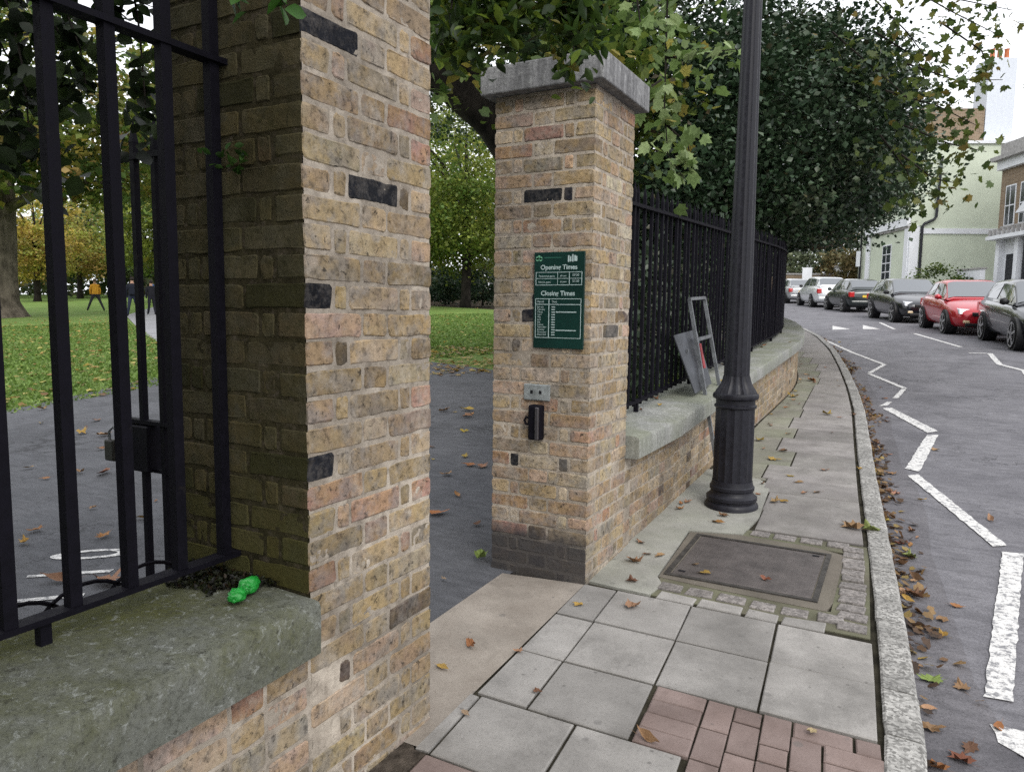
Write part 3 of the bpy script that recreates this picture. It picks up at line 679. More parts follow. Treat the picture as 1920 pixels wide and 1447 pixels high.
def far_gate(c, i):                # i counts from the street corner towards the park
    z = fz(c)
    if z < -.3: return rB.choice(['grey','brown','dark','grey','red'])
    T = {(10,1):'black',(10,0):'pink',(10,2):'black',(2,2):'black',(2,0):'buff',(3,3):'black',(3,1):'black',(-1,3):'dark',(0,3):'dark',(-7,0):'red',(-8,3):'black',(-8,1):'soot',(-9,2):'pink',(-9,0):'red',(-10,0):'red',(-10,2):'yel',(-11,2):'red',(-11,0):'olive',(-6,0):'pink',(11,2):'pink',(13,2):'red',(15,2):'pink',(14,2):'red',(4,2):'pink',(16,0):'dark',(17,0):'grey',(17,2):'grey'}
    return pick(('fS', c, i), {('fS',)+k: v for k, v in T.items()})
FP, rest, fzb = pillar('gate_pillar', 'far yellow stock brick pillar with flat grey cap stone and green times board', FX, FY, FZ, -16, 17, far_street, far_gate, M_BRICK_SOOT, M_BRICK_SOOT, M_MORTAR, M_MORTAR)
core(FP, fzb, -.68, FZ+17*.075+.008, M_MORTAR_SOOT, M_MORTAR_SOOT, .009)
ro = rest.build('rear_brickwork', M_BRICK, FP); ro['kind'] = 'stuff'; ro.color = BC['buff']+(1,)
capz = FZ+17*.075-fzb+.01
mb = MB(); z0c, z1c = capz, capz+.135
mb.hexa([(-W-.055,-.06,z0c),(.06,-.06,z0c),(.06,W+.06,z0c),(-W-.055,W+.06,z0c)], [(-W-.055,-.06,z1c),(.06,-.06,z1c),(.06,W+.06,z1c),(-W-.055,W+.06,z1c)])
bevel(mb.build('cap_stone', M_CAP, FP), .007, 2)
mb = MB().hexa([(-W-.05,-.055,z1c),(.055,-.055,z1c),(.055,W+.055,z1c),(-W-.05,W+.055,z1c)], [(-W*.6,W*.42,z1c+.03),(-W*.4,W*.42,z1c+.03),(-W*.4,W*.58,z1c+.03),(-W*.6,W*.58,z1c+.03)])
mb.build('cap_weathering', M_CAP, FP)
mb = MB(); mb.hexa([(-W+.02,.0,-.02),(.004,-.004,-.02),(.004,.12,-.02),(-W+.02,.12,-.02)],[(-W+.02,.003,.02),(.002,.0,.06),(.002,.12,.06),(-W+.02,.12,.02)])

# ---- boundary walls under the railings
def run_wall(name, label, ya, yb, xf, top, bottom_extra, mat, group):
    root = empty(name, (xf(ya), ya, gz(ya)), label, 'wall')
    ox, oy, oz = xf(ya), ya, gz(ya)
    return root, (ox, oy, oz)
# near wall (left of the near pillar)
NW = empty('boundary_wall', (0, -2.6, -.545), 'low brick wall with mossy stone coping beside the near pillar', 'wall')
CT, CB = .072, -.080
n_c = 7
for c in range(n_c):
    zc = CB-.006-(c+1)*.075+.005
    s = -2.6 + (0 if c % 2 else .1115)
    k = 0
    while s < -.012:
        L = BL if (k+c) % 2 == 0 else BHd
        L = min(L, -.010-s)
        if L > .03:
            o = bpy.data.objects.new('brick', brick_mesh(round(L/.02)*.02 if L not in (BL, BHd) else L, .1015, random.randrange(10), M_BRICK)); lk(o, NW)
            o.location = (jit(.002)+.0005, s+2.6, zc+.545+jit(.0015)); o.rotation_euler = (jit(.006), 0, jit(.004))
            cn = rB.choice(WT+['grey','pink']);
            o.color = bcol(cn)
        s += L+J; k += 1
MB().box(-.5, -.02, 0, 2.6-.003, -.2, CB+.545).build('core', M_MORTAR, NW)
relief('mortar', .9, 2.6+.006, -.06, CB+.545, lambda u, z, d: (-.0024+d, u, z), .007, .0013, M_MORTAR, NW, 4.1)
# coping stones, lumpy and worn
def coping(parent, y0, y1, xf, xb, zt, th, mat, org, name='coping_stone', round_=.02, n=10, chip=.004):
    v = []; f = []
    for j in range(n+1):
        y = y0+(y1-y0)*j/n; a, b, t = xf(y), xb(y), zt(y)
        nz = lambda s: chip*mnoise.noise(Vector((s*3.1, y*4.0, 1.7)))*2
        pr = [(b, t-th), (b, t-.006), (b+.05, t+.010+nz(1)), (b+(a-b)*.45, t+.012+nz(2)), (b+(a-b)*.75, t+.006+nz(3)), (a-round_*1.6, t-.002+nz(4)), (a-round_*.5, t-round_*.45+nz(5)), (a+nz(6)*.5, t-round_*1.4), (a+nz(7)*.6, t-th*.6), (a+nz(8)*.5, t-th+.006), (a-.012, t-th)]
        v += [(x-org[0], y-org[1], z-org[2]) for x, z in pr]
    m = 11
    for j in range(n):
        for k in range(m-1): f.append((j*m+k, (j+1)*m+k, (j+1)*m+k+1, j*m+k+1))
        f.append((j*m+m-1, (j+1)*m+m-1, (j+1)*m, j*m))
    f += [tuple(range(m)), tuple(n*m+k for k in range(m-1,-1,-1))]
    o = obj(name, v, f, mat, parent, True); smooth_angle(o, 50); return o
coping(NW, -2.6, -1.02, lambda y: .045, lambda y: -.50, lambda y: CT+.002*y, .152, M_COPING_NEAR, (0,-2.6,-.545), n=30)
coping(NW, -1.012, -.004, lambda y: .045-.012*max(0,(y+.3)), lambda y: -.50, lambda y: CT, .150, M_COPING_NEAR, (0,-2.6,-.545), n=60, chip=.004, round_=.012)
# far wall
def cop_top(y): return .135 + .06*max(0.0, y-3.3)
FWo = (wall_x(2.5), 2.5, gz(2.5))
FW = empty('boundary_wall', FWo, 'long low brick wall with pale stone coping running uphill beside the pavement', 'wall')
def fw_mortar():
    v = []; f = []; ys = list(np.arange(2.5, 19.2, .4))
    for y in ys:
        d = wall_dir(y); nx = Vector((d.y, -d.x, 0)); p = Vector((wall_x(y), y, 0))
        a = p-nx*.0045; b = p-nx*.40
        for q, z in ((b, gz(y)-.2), (a, gz(y)-.2), (a, cop_top(y)-.12), (b, cop_top(y)-.12)): v.append((q.x-FWo[0], q.y-FWo[1], z-FWo[2]))
    for j in range(len(ys)-1):
        for k in range(4): f.append((j*4+k, j*4+(k+1)%4, (j+1)*4+(k+1)%4, (j+1)*4+k))
    obj('mortar', v, f, M_MORTAR, FW)
fw_mortar()
cnt = 0; far_rest = MB()
for c in range(8):
    s = 2.505 + (0 if c % 2 else .1115); k = 0
    while s < 16.5:
        L = BL if (k+c) % 2 == 0 else BHd
        zc = cop_top(s)-.125-(c+1)*.0735
        if zc > gz(s)-.06:
            d = wall_dir(s); slope = .06 if s > 3.3 else 0.0
            ang = math.atan2(-d.x, d.y)
            if s < 9.6 and cnt < 290:
                o = bpy.data.objects.new('brick', brick_mesh(L, .1015, random.randrange(10), M_BRICK)); lk(o, FW)
                o.location = (wall_x(s)-FWo[0]+jit(.0015), s-FWo[1], zc-FWo[2]); o.rotation_euler = (math.atan(slope)+jit(.005), 0, ang+jit(.004))
                cn = rB.choice(WT+['grey','grey','pale','brown']*3); cc_ = bcol(cn)
                o.color = cc_; cnt += 1
            else:
                x = wall_x(s)-FWo[0]; far_rest.hexa([(x-.1,s-2.5,zc-FWo[2]),(x,s-2.5,zc-FWo[2]),(x+d.x*L,s+L-2.5,zc+slope*L-FWo[2]),(x-.1+d.x*L,s+L-2.5,zc+slope*L-FWo[2])],[(x-.1,s-2.5,zc+BH-FWo[2]),(x,s-2.5,zc+BH-FWo[2]),(x+d.x*L,s+L-2.5,zc+BH+slope*L-FWo[2]),(x-.1+d.x*L,s+L-2.5,zc+BH+slope*L-FWo[2])])
        s += L+J; k += 1
o = far_rest.build('far_brickwork', M_BRICK, FW); o['kind'] = 'stuff'; o.color = BC['brown']+(1,)
yc = 2.505; i = 0
while yc < 18:
    L = [.86,.55,.82,.9][i] if i < 4 else random.uniform(.8, 1.1)
    coping(FW, yc+.002, yc+L-.004, lambda y: wall_x(y)+.082, lambda y: wall_x(y)-.44, lambda y: cop_top(y), .126, M_COPING_FAR, FWo, n=6, round_=.012); yc += L; i += 1

# ================================================================== railings
def railing(name, label, org):
    return empty(name, org, label, 'railing')
# near railing on the mossy coping
RO = (-.28, -2.6, CT)
NR = railing('railing', 'near black iron railing of square bars standing on the mossy coping', RO)
bmesh_bar = None
def square_bar(L, wd, name='bar', tip=0):
    mb = MB(); h = wd/2
    if tip:
        mb.hexa([(-h,-h,0),(h,-h,0),(h,h,0),(-h,h,0)], [(-h,-h,L-tip),(h,-h,L-tip),(h,h,L-tip),(-h,h,L-tip)])
        mb.add([(-h,-h,L-tip),(h,-h,L-tip),(h,h,L-tip),(-h,h,L-tip),(0,0,L)], [(0,1,4),(1,2,4),(2,3,4),(3,0,4)])
    else: mb.box(-h,h,-h,h,0,L)
    return mesh(name, mb.v, mb.f, M_IRON)
bar_m = square_bar(2.05, .0275)
for i in range(19):
    y = -.038-.138*i
    if y < -2.55: break
    o = lk(bpy.data.objects.new('bar', bar_m), NR); o.location = (0+jit(.002), y+2.6, .078-.0); o.rotation_euler = (jit(.004), jit(.004), jit(.05))
MB().box(-.022,.022, 0, 2.6+.085, .066, .080).build('bottom_rail', M_IRON, NR)
MB().box(-.022,.022, 0, 2.6+.085, 1.385, 1.40).build('top_rail', M_IRON, NR)
for y in (-.52,-1.6): MB().box(-.012,.012, y+2.588, y+2.612, -.02, .066).build('rail_foot', M_IRON, NR)
# far railing, following the wall uphill
def fr_top(y): return 1.560+.035*(y-3.2)
def fr_bot(y): return cop_top(y)+.075
FRo = (wall_x(2.52)-.25, 2.52, cop_top(2.52))
FR = railing('railing', 'long black spear topped iron railing on the low wall beyond the far pillar', FRo)
def fr_pt(y, off=-.25):
    d = wall_dir(y); n = Vector((d.y, -d.x, 0)); p = Vector((wall_x(y), y, 0))+n*off; return p
y = 2.60; i = 0
_bars = {}
while y < 16.5:
    p = fr_pt(y); L = round(fr_top(y)+.115-fr_bot(y)+.02, 2)
    if L not in _bars: _bars[L] = square_bar(L, .021, 'bar', .07)
    o = lk(bpy.data.objects.new('bar', _bars[L]), FR); o.location = (p.x-FRo[0]+jit(.004), p.y-FRo[1], fr_bot(y)-.02-FRo[2]); o.rotation_euler = (jit(.008), jit(.008), jit(.15))
    y += .125; i += 1
def rail_strip(name, zf, hgt, wd):
    v = []; f = []; ys = list(np.arange(2.52, 16.7, .45))
    for y in ys:
        d = wall_dir(y); n = Vector((d.y, -d.x, 0)); p = fr_pt(y)
        for s, t in ((-1,0),(1,0),(1,1),(-1,1)):
            q = p+n*s*wd/2; v.append((q.x-FRo[0], q.y-FRo[1], zf(y)+t*hgt-FRo[2]))
    for j in range(len(ys)-1):
        for k in range(4): f.append((j*4+k, j*4+(k+1)%4, (j+1)*4+(k+1)%4, (j+1)*4+k))
    obj(name, v, f, M_IRON, FR)
rail_strip('top_rail', lambda y: fr_top(y)-.045, .022, .055); rail_strip('bottom_rail', fr_bot, .014, .045)
for y in np.arange(3.4, 16, 1.35):
    p = fr_pt(y); MB().box(-.014,.014,-.014,.014,0,.08).build('rail_foot', M_IRON, FR).location = (p.x-FRo[0], p.y-FRo[1], cop_top(y)-.005-FRo[2])
# ---- gate leaf swung open into the park behind the near pillar
GO = (-.58, .60, -.545)
GT = empty('gate_leaf', GO, 'black iron gate leaf swung open into the park behind the near pillar', 'gate', rz=math.radians(0))
gw = 1.09
for (z0, z1) in ((.10,.135),(1.98,2.005)): MB().box(-gw, 0, -.016,.016, z0, z1).build('gate_rail', M_IRON, GT)
gm = square_bar(1.98, .026)
for i in range(9):
    o = lk(bpy.data.objects.new('gate_bar', gm if i else square_bar(2.04, .032, 'gate_bar')), GT); o.location = (-gw+i*.1345, 0, .07)
for i in range(9):
    o = MB().add([(-.014,-.014,0),(.014,-.014,0),(.014,.014,0),(-.014,.014,0),(0,0,.1)], [(0,1,4),(1,2,4),(2,3,4),(3,0,4)]).build('spike', M_IRON, GT); o.location = (-gw+i*.1345, 0, 2.05)
lb = bevel(MB().box(-gw-.02, -gw+.20, -.034,.034, .665, .865).build('lock_box', M_IRON, GT), .006)
MB().box(-gw+.20, -gw+.42, -.012,.012, .665, .68).build('lock_bracket', M_IRON, GT); MB().box(-gw-.02, -gw+.42, -.02,.02, .872, .888).build('lock_bracket', M_IRON, GT)
tb = MB().tube([(-gw+.005,-.035,.83),(-gw-.012,-.05,.85),(-gw-.03,-.055,.83),(-gw-.03,-.055,.79)], .006, 6); tb.build('padlock_shackle', M_STEEL, GT)
bevel(MB().box(-gw-.055,-gw+.010,-.068,-.036,.70,.795).build('padlock', mat_plain('brass_grey', (.035,.034,.03), .5, .5, .5), GT), .008, 2)
# ---- low hoop edging just inside the railing
HP = empty('hoop_edging', (-.92, -.9, -.545), 'low black wire hoop edging behind the near railing', 'edging')
for i in range(5):
    y0 = .05+i*.21; pts = [(0, y0+.17-.17*math.cos(PI*k/14), .34+.15*math.sin(PI*k/14)) for k in range(15)]
    pts = [(0, y0, 0)]+pts+[(0, y0+.34, 0)]
    MB().tube(pts, .007, 6).build('hoop', M_IRON, HP)

# ================================================================== lamp post
LO = (.345, 3.60, gz(3.6))
LP = empty('street_lamp', LO, 'tall black fluted cast iron lamp post on the pavement beside the wall', 'lamp post')
def lathe_part(name, prof, fl, n=64):
    v = []; f = []
    for (z, r) in prof:
        for k in range(n):
            a = 2*PI*k/n; rr = r*(1-fl*(abs(math.cos(a*8)))**.7*1.0) if fl else r
            v.append((rr*math.cos(a), rr*math.sin(a), z))
    for i in range(len(prof)-1):
        for k in range(n): f.append((i*n+k, i*n+(k+1)%n, (i+1)*n+(k+1)%n, (i+1)*n+k))
    f += [tuple(range(n-1,-1,-1)), tuple((len(prof)-1)*n+k for k in range(n))]
    o = obj(name, v, f, M_LAMP, LP, True); smooth_angle(o, 32); return o
b0 = .465
lathe_part('base', [(z+b0, r) for z, r in [(-.51,.176),(-.452,.176),(-.436,.168),(-.428,.155),(-.418,.155),(-.412,.166),(-.392,.166),(-.382,.150),(-.368,.140),(-.352,.138),(-.345,.146),(-.325,.146),(-.318,.138),(-.30,.134),(-.285,.132)]], 0)
lathe_part('drum', [(-.285+b0,.129),(.0+b0,.128),(.205+b0,.126)], .05)
lathe_part('collar', [(z+b0, r) for z, r in [(.205,.128),(.212,.137),(.224,.137),(.232,.127),(.262,.127),(.270,.146),(.285,.150),(.300,.146),(.306,.137)]], 0)
lathe_part('bell', [(z+b0, r) for z, r in [(.306,.136),(.325,.128),(.345,.114),(.365,.102),(.390,.092),(.42,.086)]], .10)
lathe_part('shaft', [(.42+b0,.083),(1.2+b0,.075),(2.0+b0,.066),(3.0+b0,.056),(3.7+b0,.050)], .05)
lathe_part('neck', [(3.7+b0,.075),(3.76+b0,.08),(3.80+b0,.06),(3.95+b0,.05)], 0)
lan = MB().hexa([(-.10,-.10,4.42),(.10,-.10,4.42),(.10,.10,4.42),(-.10,.10,4.42)], [(-.19,-.19,4.85),(.19,-.19,4.85),(.19,.19,4.85),(-.19,.19,4.85)])
lan.build('lantern', mat_plain('lantern_glass', (.5,.5,.48), .2, .5), LP)
MB().hexa([(-.21,-.21,4.852),(.21,-.21,4.852),(.21,.21,4.852),(-.21,.21,4.852)], [(-.05,-.05,5.08),(.05,-.05,5.08),(.05,.05,5.08),(-.05,.05,5.08)]).build('lantern_roof', M_LAMP, LP)
MB().bar((-.3,0,4.28),(.3,0,4.28),.025).build('ladder_bar', M_LAMP, LP)

# ================================================================== times board, plate, gate stop on the far pillar
BX0, BX1, BZ0, BZ1, BY = -.336, -.060, .645, 1.123, FY-.0085
SB = empty('times_board', ((BX0+BX1)/2, BY, BZ0), 'dark green board of opening and closing times on the far pillar', 'sign')
bw, bh = BX1-BX0, BZ1-BZ0
bevel(MB().box(-bw/2, bw/2, -.004, .006, 0, bh).build('panel', M_SIGN, SB), .002)
def text(s, x, z, size, mat, align='CENTER', name='lettering', bold=0.0):
    cu = bpy.data.curves.new(name, 'FONT'); cu.body = s; cu.size = size; cu.align_x = align; cu.extrude = .0002; cu.offset = bold
    cu.materials.append(mat); t_ = bpy.data.objects.new('t', cu); COL.objects.link(t_); dg_ = bpy.context.evaluated_depsgraph_get(); me_ = bpy.data.meshes.new_from_object(t_.evaluated_get(dg_)); bpy.data.objects.remove(t_); o = lk(bpy.data.objects.new(name, me_), SB); o.location = (x, -.0046, z); o.rotation_euler = (PI/2, 0, 0); return o
def line(x0, x1, z0, z1, mat=None, name='table_rule'):
    return MB().box(x0, x1, -.0050, -.0044, z0, z1).build(name, mat or M_PRINT, SB)
U = lambda px: (px-155)/(810-155)*bw-bw/2          # fractions read off the board
V = lambda py: bh-(py-90)/(1330-90)*bh
text('Opening Times', U(480), V(312), .0325, M_PRINT, bold=.0006); text('Closing Times', U(472), V(645), .0325, M_PRINT, bold=.0006)
def frame(x0, x1, y0, y1, t=.0028):
    line(U(x0), U(x1), V(y0)-t, V(y0)); line(U(x0), U(x1), V(y1), V(y1)+t); line(U(x0), U(x0)+t, V(y1)+t, V(y0)-t); line(U(x1)-t, U(x1), V(y1)+t, V(y0)-t)
frame(180, 780, 345, 515); frame(180, 775, 685, 1195)
line(U(465), U(465)+.002, V(512), V(350)); line(U(615), U(615)+.003, V(512), V(350)); line(U(186), U(774), V(432), V(426))
line(U(355), U(355)+.004, V(1190), V(690)); line(U(186), U(770), V(765), V(757))
text('Pedestrian gates', U(325), V(408), .0135, M_PRINT); text('Vehicle gates', U(295), V(485), .0135, M_PRINT)
text('all year', U(542), V(405), .0125, M_PRINT); text('all year', U(542), V(480), .0125, M_PRINT); text('07:30', U(700), V(400), .016, M_PRINT); text('07:30', U(700), V(476), .016, M_PRINT)
text('Month', U(205), V(738), .0145, M_PRINT, 'LEFT'); text('Time', U(395), V(738), .0145, M_PRINT, 'LEFT')
for i, mth in enumerate(['January','February','March','April','May','June','July','August','September','October','November','December']):
    py = 803+i*32.6; text(mth, U(208), V(py), .0118, M_PRINT, 'LEFT'); line(U(395), U(440), V(py-2), V(py-14), name='time_entry')
for py in (858, 1093): line(U(452), U(715), V(py+6), V(py-6), name='time_entry')
mb = MB()
for a in (90, 200, 340, 160, 20):
    r = math.radians(a); cx_, cz_ = U(220)+.010*math.cos(r), V(175)+.010*math.sin(r)
    n0 = len(mb.v); mb.add([(cx_+.0085*math.cos(2*PI*k/8), -.0048, cz_+.0085*math.sin(2*PI*k/8)) for k in range(8)], [tuple(range(7,-1,-1))])
mb.build('leaf_emblem', M_PRINT_G, SB)
mb = MB()
for x in (605, 630, 658, 686, 705): mb.box(U(x)-.004, U(x)+.004, -.0050, -.0044, V(215+jit(6)), V(138+jit(14)))
mb.build('crest_emblem', M_PRINT, SB)
line(U(285), U(510), V(170), V(155), mat_plain('faded_green_print', (.02,.10,.07), .6, .3), 'faded_lettering')
PLt = empty('wall_plate', (-.312, FY-.004, .375), 'small zinc plate screwed to the far pillar under the times board', 'plate')
bevel(MB().box(-.075,.075,-.008,.004,0,.085).build('plate', M_ZINC, PLt), .008, 2)
for x in (-.028,.022): MB().box(x-.008,x+.006,-.0095,-.0075,.035,.052).build('screw_hole', M_DARKHOLE, PLt)
GS = empty('gate_keep', (-.305, FY-.003, .175), 'black iron gate latch keep bolted to the far pillar', 'latch')
bevel(MB().box(-.038,.036,-.045,.006,0,.18).build('keep_body', M_IRON, GS), .010, 2)
bevel(MB().box(.010,.030,-.062,-.046,.005,.172).build('keep_lip', mat_plain('worn_dark_metal', (.07,.065,.07), .4, .5, .4), GS), .004)
MB().tube([(-.038,-.02,.105),(-.058,-.022,.115),(-.068,-.022,.095),(-.058,-.022,.075),(-.038,-.02,.08)], .006, 6).build('ring', M_IRON, GS)

# ================================================================== leaning sign frame
SF = empty('sign_frame', (.12, 4.55, gz(4.55)), 'grey folding road sign frame leaning on the far railing behind the lamp post', 'sign frame')
def L3(x, y, z): return (x-.12, y-4.55, z-gz(4.55))
a0, a1 = (-.215, 4.43, .945), (.115, 4.24, gz(4.24)+.006); b0_, b1_ = (-.215, 4.90, .965), (.115, 4.72, gz(4.72)+.006)
MB().bar(L3(*a0), L3(*a1), .026).build('frame_rail', M_STEEL, SF); MB().bar(L3(*b0_), L3(*b1_), .026).build('frame_rail', M_STEEL, SF)
def mixp(p, q, t): return tuple(p[i]+(q[i]-p[i])*t for i in range(3))
for t in (0.0, .235, .62): MB().bar(L3(*mixp(a0, a1, t)), L3(*mixp(b0_, b1_, t)), .024).build('cross_bar', M_STEEL, SF)
p00, p01, p10, p11 = (-.205,3.98,.665),(-.215,4.66,.70),(-.07,4.14,.222),(-.08,4.70,.255)
nrm = (Vector(p01)-Vector(p00)).cross(Vector(p10)-Vector(p00)).normalized()*.004
obj('sign_plate', [L3(*(Vector(p)+nrm*s)) for s in (-1,1) for p in (p00,p01,p11,p10)], [(0,1,2,3),(7,6,5,4),(0,4,5,1),(1,5,6,2),(2,6,7,3),(3,7,4,0)], M_GREYPLATE, SF)
fp = lambda t, s: Vector(mixp(mixp(a0, a1, t), mixp(b0_, b1_, t), s))
q = [fp(.26,.12), fp(.26,.20), fp(.40,.24), fp(.40,.12)]
obj('reflective_strip', [L3(*(c+Vector((.010,0,0)))) for c in q]+[L3(*(c+Vector((.002,0,0)))) for c in q], [(0,1,2,3),(7,6,5,4),(0,4,5,1),(1,5,6,2),(2,6,7,3),(3,7,4,0)], M_RED, SF)
for (t, s) in ((.3,.5),(.7,.45)):
    c = Vector(p00).lerp(Vector(p11), t); MB().box(-.012,.012,-.012,.012,-.012,.012).build('bolt', M_STEEL, SF).location = L3(*(c+Vector((.01,0,0))))

# ================================================================== knotted bag on the coping
def lump(name, c, r, amp, mat, parent, seed, fr=30):
    bm = bmesh.new(); bmesh.ops.create_icosphere(bm, subdivisions=4, radius=1)
    for v in bm.verts:
        n = v.co.normalized(); k = 1+amp*mnoise.fractal(n*fr*.1+Vector((seed,0,0)), 1.0, 2.0, 4)
        v.co = Vector((n.x*r[0]*k, n.y*r[1]*k, max(n.z*r[2]*k, -r[2]*.8)))+Vector(c)
    m = bpy.data.meshes.new(name); bm.to_mesh(m); bm.free(); m.materials.append(mat); m.polygons.foreach_set('use_smooth', [True]*len(m.polygons))
    return lk(bpy.data.objects.new(name, m), parent)
BG = empty('plastic_bag', (-.13, -.105, CT+.012), 'small bright green knotted plastic bag left on the mossy coping', 'bag')
lump('bag_body', (-.008,.026,.018), (.022,.032,.022), .22, M_BAG, BG, 3.1, 16); lump('bag_neck', (.016,-.034,.015), (.021,.024,.019), .28, M_BAG, BG, 8.2, 18)
lump('knot', (.008,-.004,.018), (.014,.012,.012), .5, M_BAG, BG, 5.5, 40)

# ================================================================== foliage
def tri_fan(out):                               # outline (n,2) -> verts, tris around a centre
    n = len(out); return n
PLANE_OUT = [(0,-.42),(.10,-.40),(.30,-.46),(.34,-.26),(.52,-.10),(.36,.02),(.40,.26),(.20,.20),(.13,.38),(0,.58),(-.13,.38),(-.20,.20),(-.40,.26),(-.36,.02),(-.52,-.10),(-.34,-.26),(-.30,-.46),(-.10,-.40)]
def tmpl_plane(curl=.12):
    v = [(0,-.05,0)]+[(x, y, -curl*(x*x+y*y)*1.6+.05*math.sin(7*x+5*y)) for x, y in PLANE_OUT]; n = len(PLANE_OUT)
    return np.array(v), np.array([(0, 1+i, 1+(i+1)%n) for i in range(n)])
def tmpl_oval(w=.26, fold=.10):
    o = [(0,-.5),(w*.8,-.2),(w,.1),(w*.55,.36),(0,.55),(-w*.55,.36),(-w,.1),(-w*.8,-.2)]
    v = [(x, y, fold*abs(x)/w-.08*y*y) for x, y in o]; v.append((0,.0,-.02)); n = len(o)
    return np.array(v), np.array([(n, i, (i+1)%n) for i in range(n)])
def tmpl_quad(w=.42):
    return np.array([(0,-.5,0),(w,.02,.10),(0,.55,-.04),(-w,.02,.10)]), np.array([(0,1,2),(0,2,3)])
def tmpl_maplet():                               # five-pointed simplified plane leaf, 6 triangles
    o = [(0,-.45),(.5,-.2),(.3,.08),(.34,.34),(0,.58),(-.34,.34),(-.3,.08),(-.5,-.2)]
    v = [(x, y, .1*abs(x)-.1*y*y) for x, y in o]
    return np.array(v), np.array([(0,1,2),(0,2,6),(0,6,7),(2,3,4),(2,4,6),(4,5,6)])
def rand_frames(n, up=.6, g=rng):
    N = g.normal(size=(n,3)); N[:,2] = np.abs(N[:,2])*(1+up)+up; N /= np.linalg.norm(N, axis=1)[:,None]
    T = g.normal(size=(n,3)); T[:,2] -= .6; T -= (T*N).sum(1)[:,None]*N; T /= np.linalg.norm(T, axis=1)[:,None]
    return np.cross(T, N), T, N
def cloud(name, C, S, tmpl, cols, mat, parent, up=.5, g=rng):
    C = np.asarray(C); n = len(C); tv, tf = tmpl; k = len(tv)
    X, Y, Z = rand_frames(n, up, g)
    V = C[:,None,:]+np.asarray(S)[:,None,None]*(tv[None,:,0,None]*X[:,None,:]+tv[None,:,1,None]*Y[:,None,:]+tv[None,:,2,None]*Z[:,None,:])
    F = (tf[None,:,:]+(np.arange(n)*k)[:,None,None]).reshape(-1,3)
    m = bpy.data.meshes.new(name); m.vertices.add(n*k); m.vertices.foreach_set('co', V.reshape(-1).astype(np.float32))
    m.loops.add(len(F)*3); m.loops.foreach_set('vertex_index', F.reshape(-1).astype(np.int32))
    m.polygons.add(len(F)); m.polygons.foreach_set('loop_start', (np.arange(len(F))*3).astype(np.int32))
    m.update(calc_edges=True); m.validate()
    a = m.attributes.new('Col', 'FLOAT_COLOR', 'POINT'); cc = np.ones((n*k,4), np.float32); cc[:,:3] = np.repeat(np.asarray(cols), k, axis=0)
    a.data.foreach_set('color', cc.reshape(-1)); m.materials.append(mat)
    return lk(bpy.data.objects.new(name, m), parent)
def palette(n, cols, wts, var=.25, g=rng):
    cols = np.array(cols); idx = g.choice(len(cols), n, p=np.array(wts)/sum(wts)); return cols[idx]*(1+g.uniform(-var, var, (n,1)))
GREEN = (.085,.145,.03); DGREEN = (.03,.065,.016); YGREEN = (.21,.25,.045); YEL = (.44,.34,.07); BRN = (.30,.18,.06); LIME = (.16,.24,.06)
def ell_points(n, c, r, shell=.5, g=rng):
    d = g.normal(size=(n,3)); d /= np.linalg.norm(d, axis=1)[:,None]; rad = g.uniform(0,1,n)**(1/3)*(1-shell)+shell*g.uniform(.75,1.0,n)
    return np.array(c)+d*rad[:,None]*np.array(r)
def clumps(C, per, spread, g=rng):
    n = len(C); s = spread*g.uniform(.6,1.4,(n,1,1)); P = C[:,None,:]+g.normal(size=(n,per,3))*s*np.array([1,1,.62]); return P.reshape(-1,3)
def tree(name, label, base, trunk, limbs, ells, leaf, mat, cols, wts, tm, bark_m=None, cat='tree', up=.5, keep=None, group=None, clumpy=.35, seed=1, var=.3):
    """trunk: list of (dx,dy,dz,r); limbs: lists of the same, all relative to base; ells: (centre, radii, clusters, per cluster, spread)"""
    g = np.random.default_rng(seed); root = empty(name, base, label, cat, group); b = np.array(base)
    if trunk: MB().tube([p[:3] for p in trunk], [p[3] for p in trunk], 14, True, .05).build('trunk', bark_m or M_BARK, root, True)
    for lm in limbs: MB().tube([p[:3] for p in lm], [p[3] for p in lm], 9, True, .05).build('branch', bark_m or M_BARK, root, True)
    P = []; ccol = []
    for (c, r, nc, per, spr) in ells:
        C = ell_points(nc, c, r, .55, g); pp = clumps(C, per, spr, g); P.append(pp)
        ccol.append(np.repeat(palette(nc, cols, wts, .25, g), per, axis=0))
    P = np.concatenate(P); K = np.concatenate(ccol); K = K*(1-clumpy)+palette(len(P), cols, wts, var, g)*clumpy
    if keep is not None:
        mk = keep(P+b); P = P[mk]; K = K[mk]
    S = leaf*g.uniform(.6,1.25,len(P)); cloud('crown', P, S, tm, K, mat, root, up, g); return root
T_QUAD0 = tmpl_quad(.3)
T_OVAL, T_QUAD, T_MAP, T_PLANE = tmpl_oval(), tmpl_quad(), tmpl_maplet(), tmpl_plane()

# -- moss and debris, coloured near black to paint the shade in the coping corner
g = np.random.default_rng(15); mp = []
while len(mp) < 1300:
    x, y = g.uniform(-.46,-.02), g.uniform(-.27,-.004)
    if ((x+.29)/.17)**2+((y+.0)/.15)**2 < 1+.35*math.sin(x*40)*math.sin(y*55+1): mp.append((x, y, CT+.012+g.uniform(0,.012)))
o = cloud('moss_shade_patch', np.array(mp), g.uniform(.008,.020,len(mp)), T_QUAD0, palette(len(mp), [(.016,.020,.007),(.028,.034,.010),(.045,.028,.014),(.010,.009,.006)], [3,2,1,3], .3, g), M_LEAF, None, .2, g); tag(o, 'moss and debris darkened as painted shade in the corner of coping and near pillar', 'moss', kind='stuff')
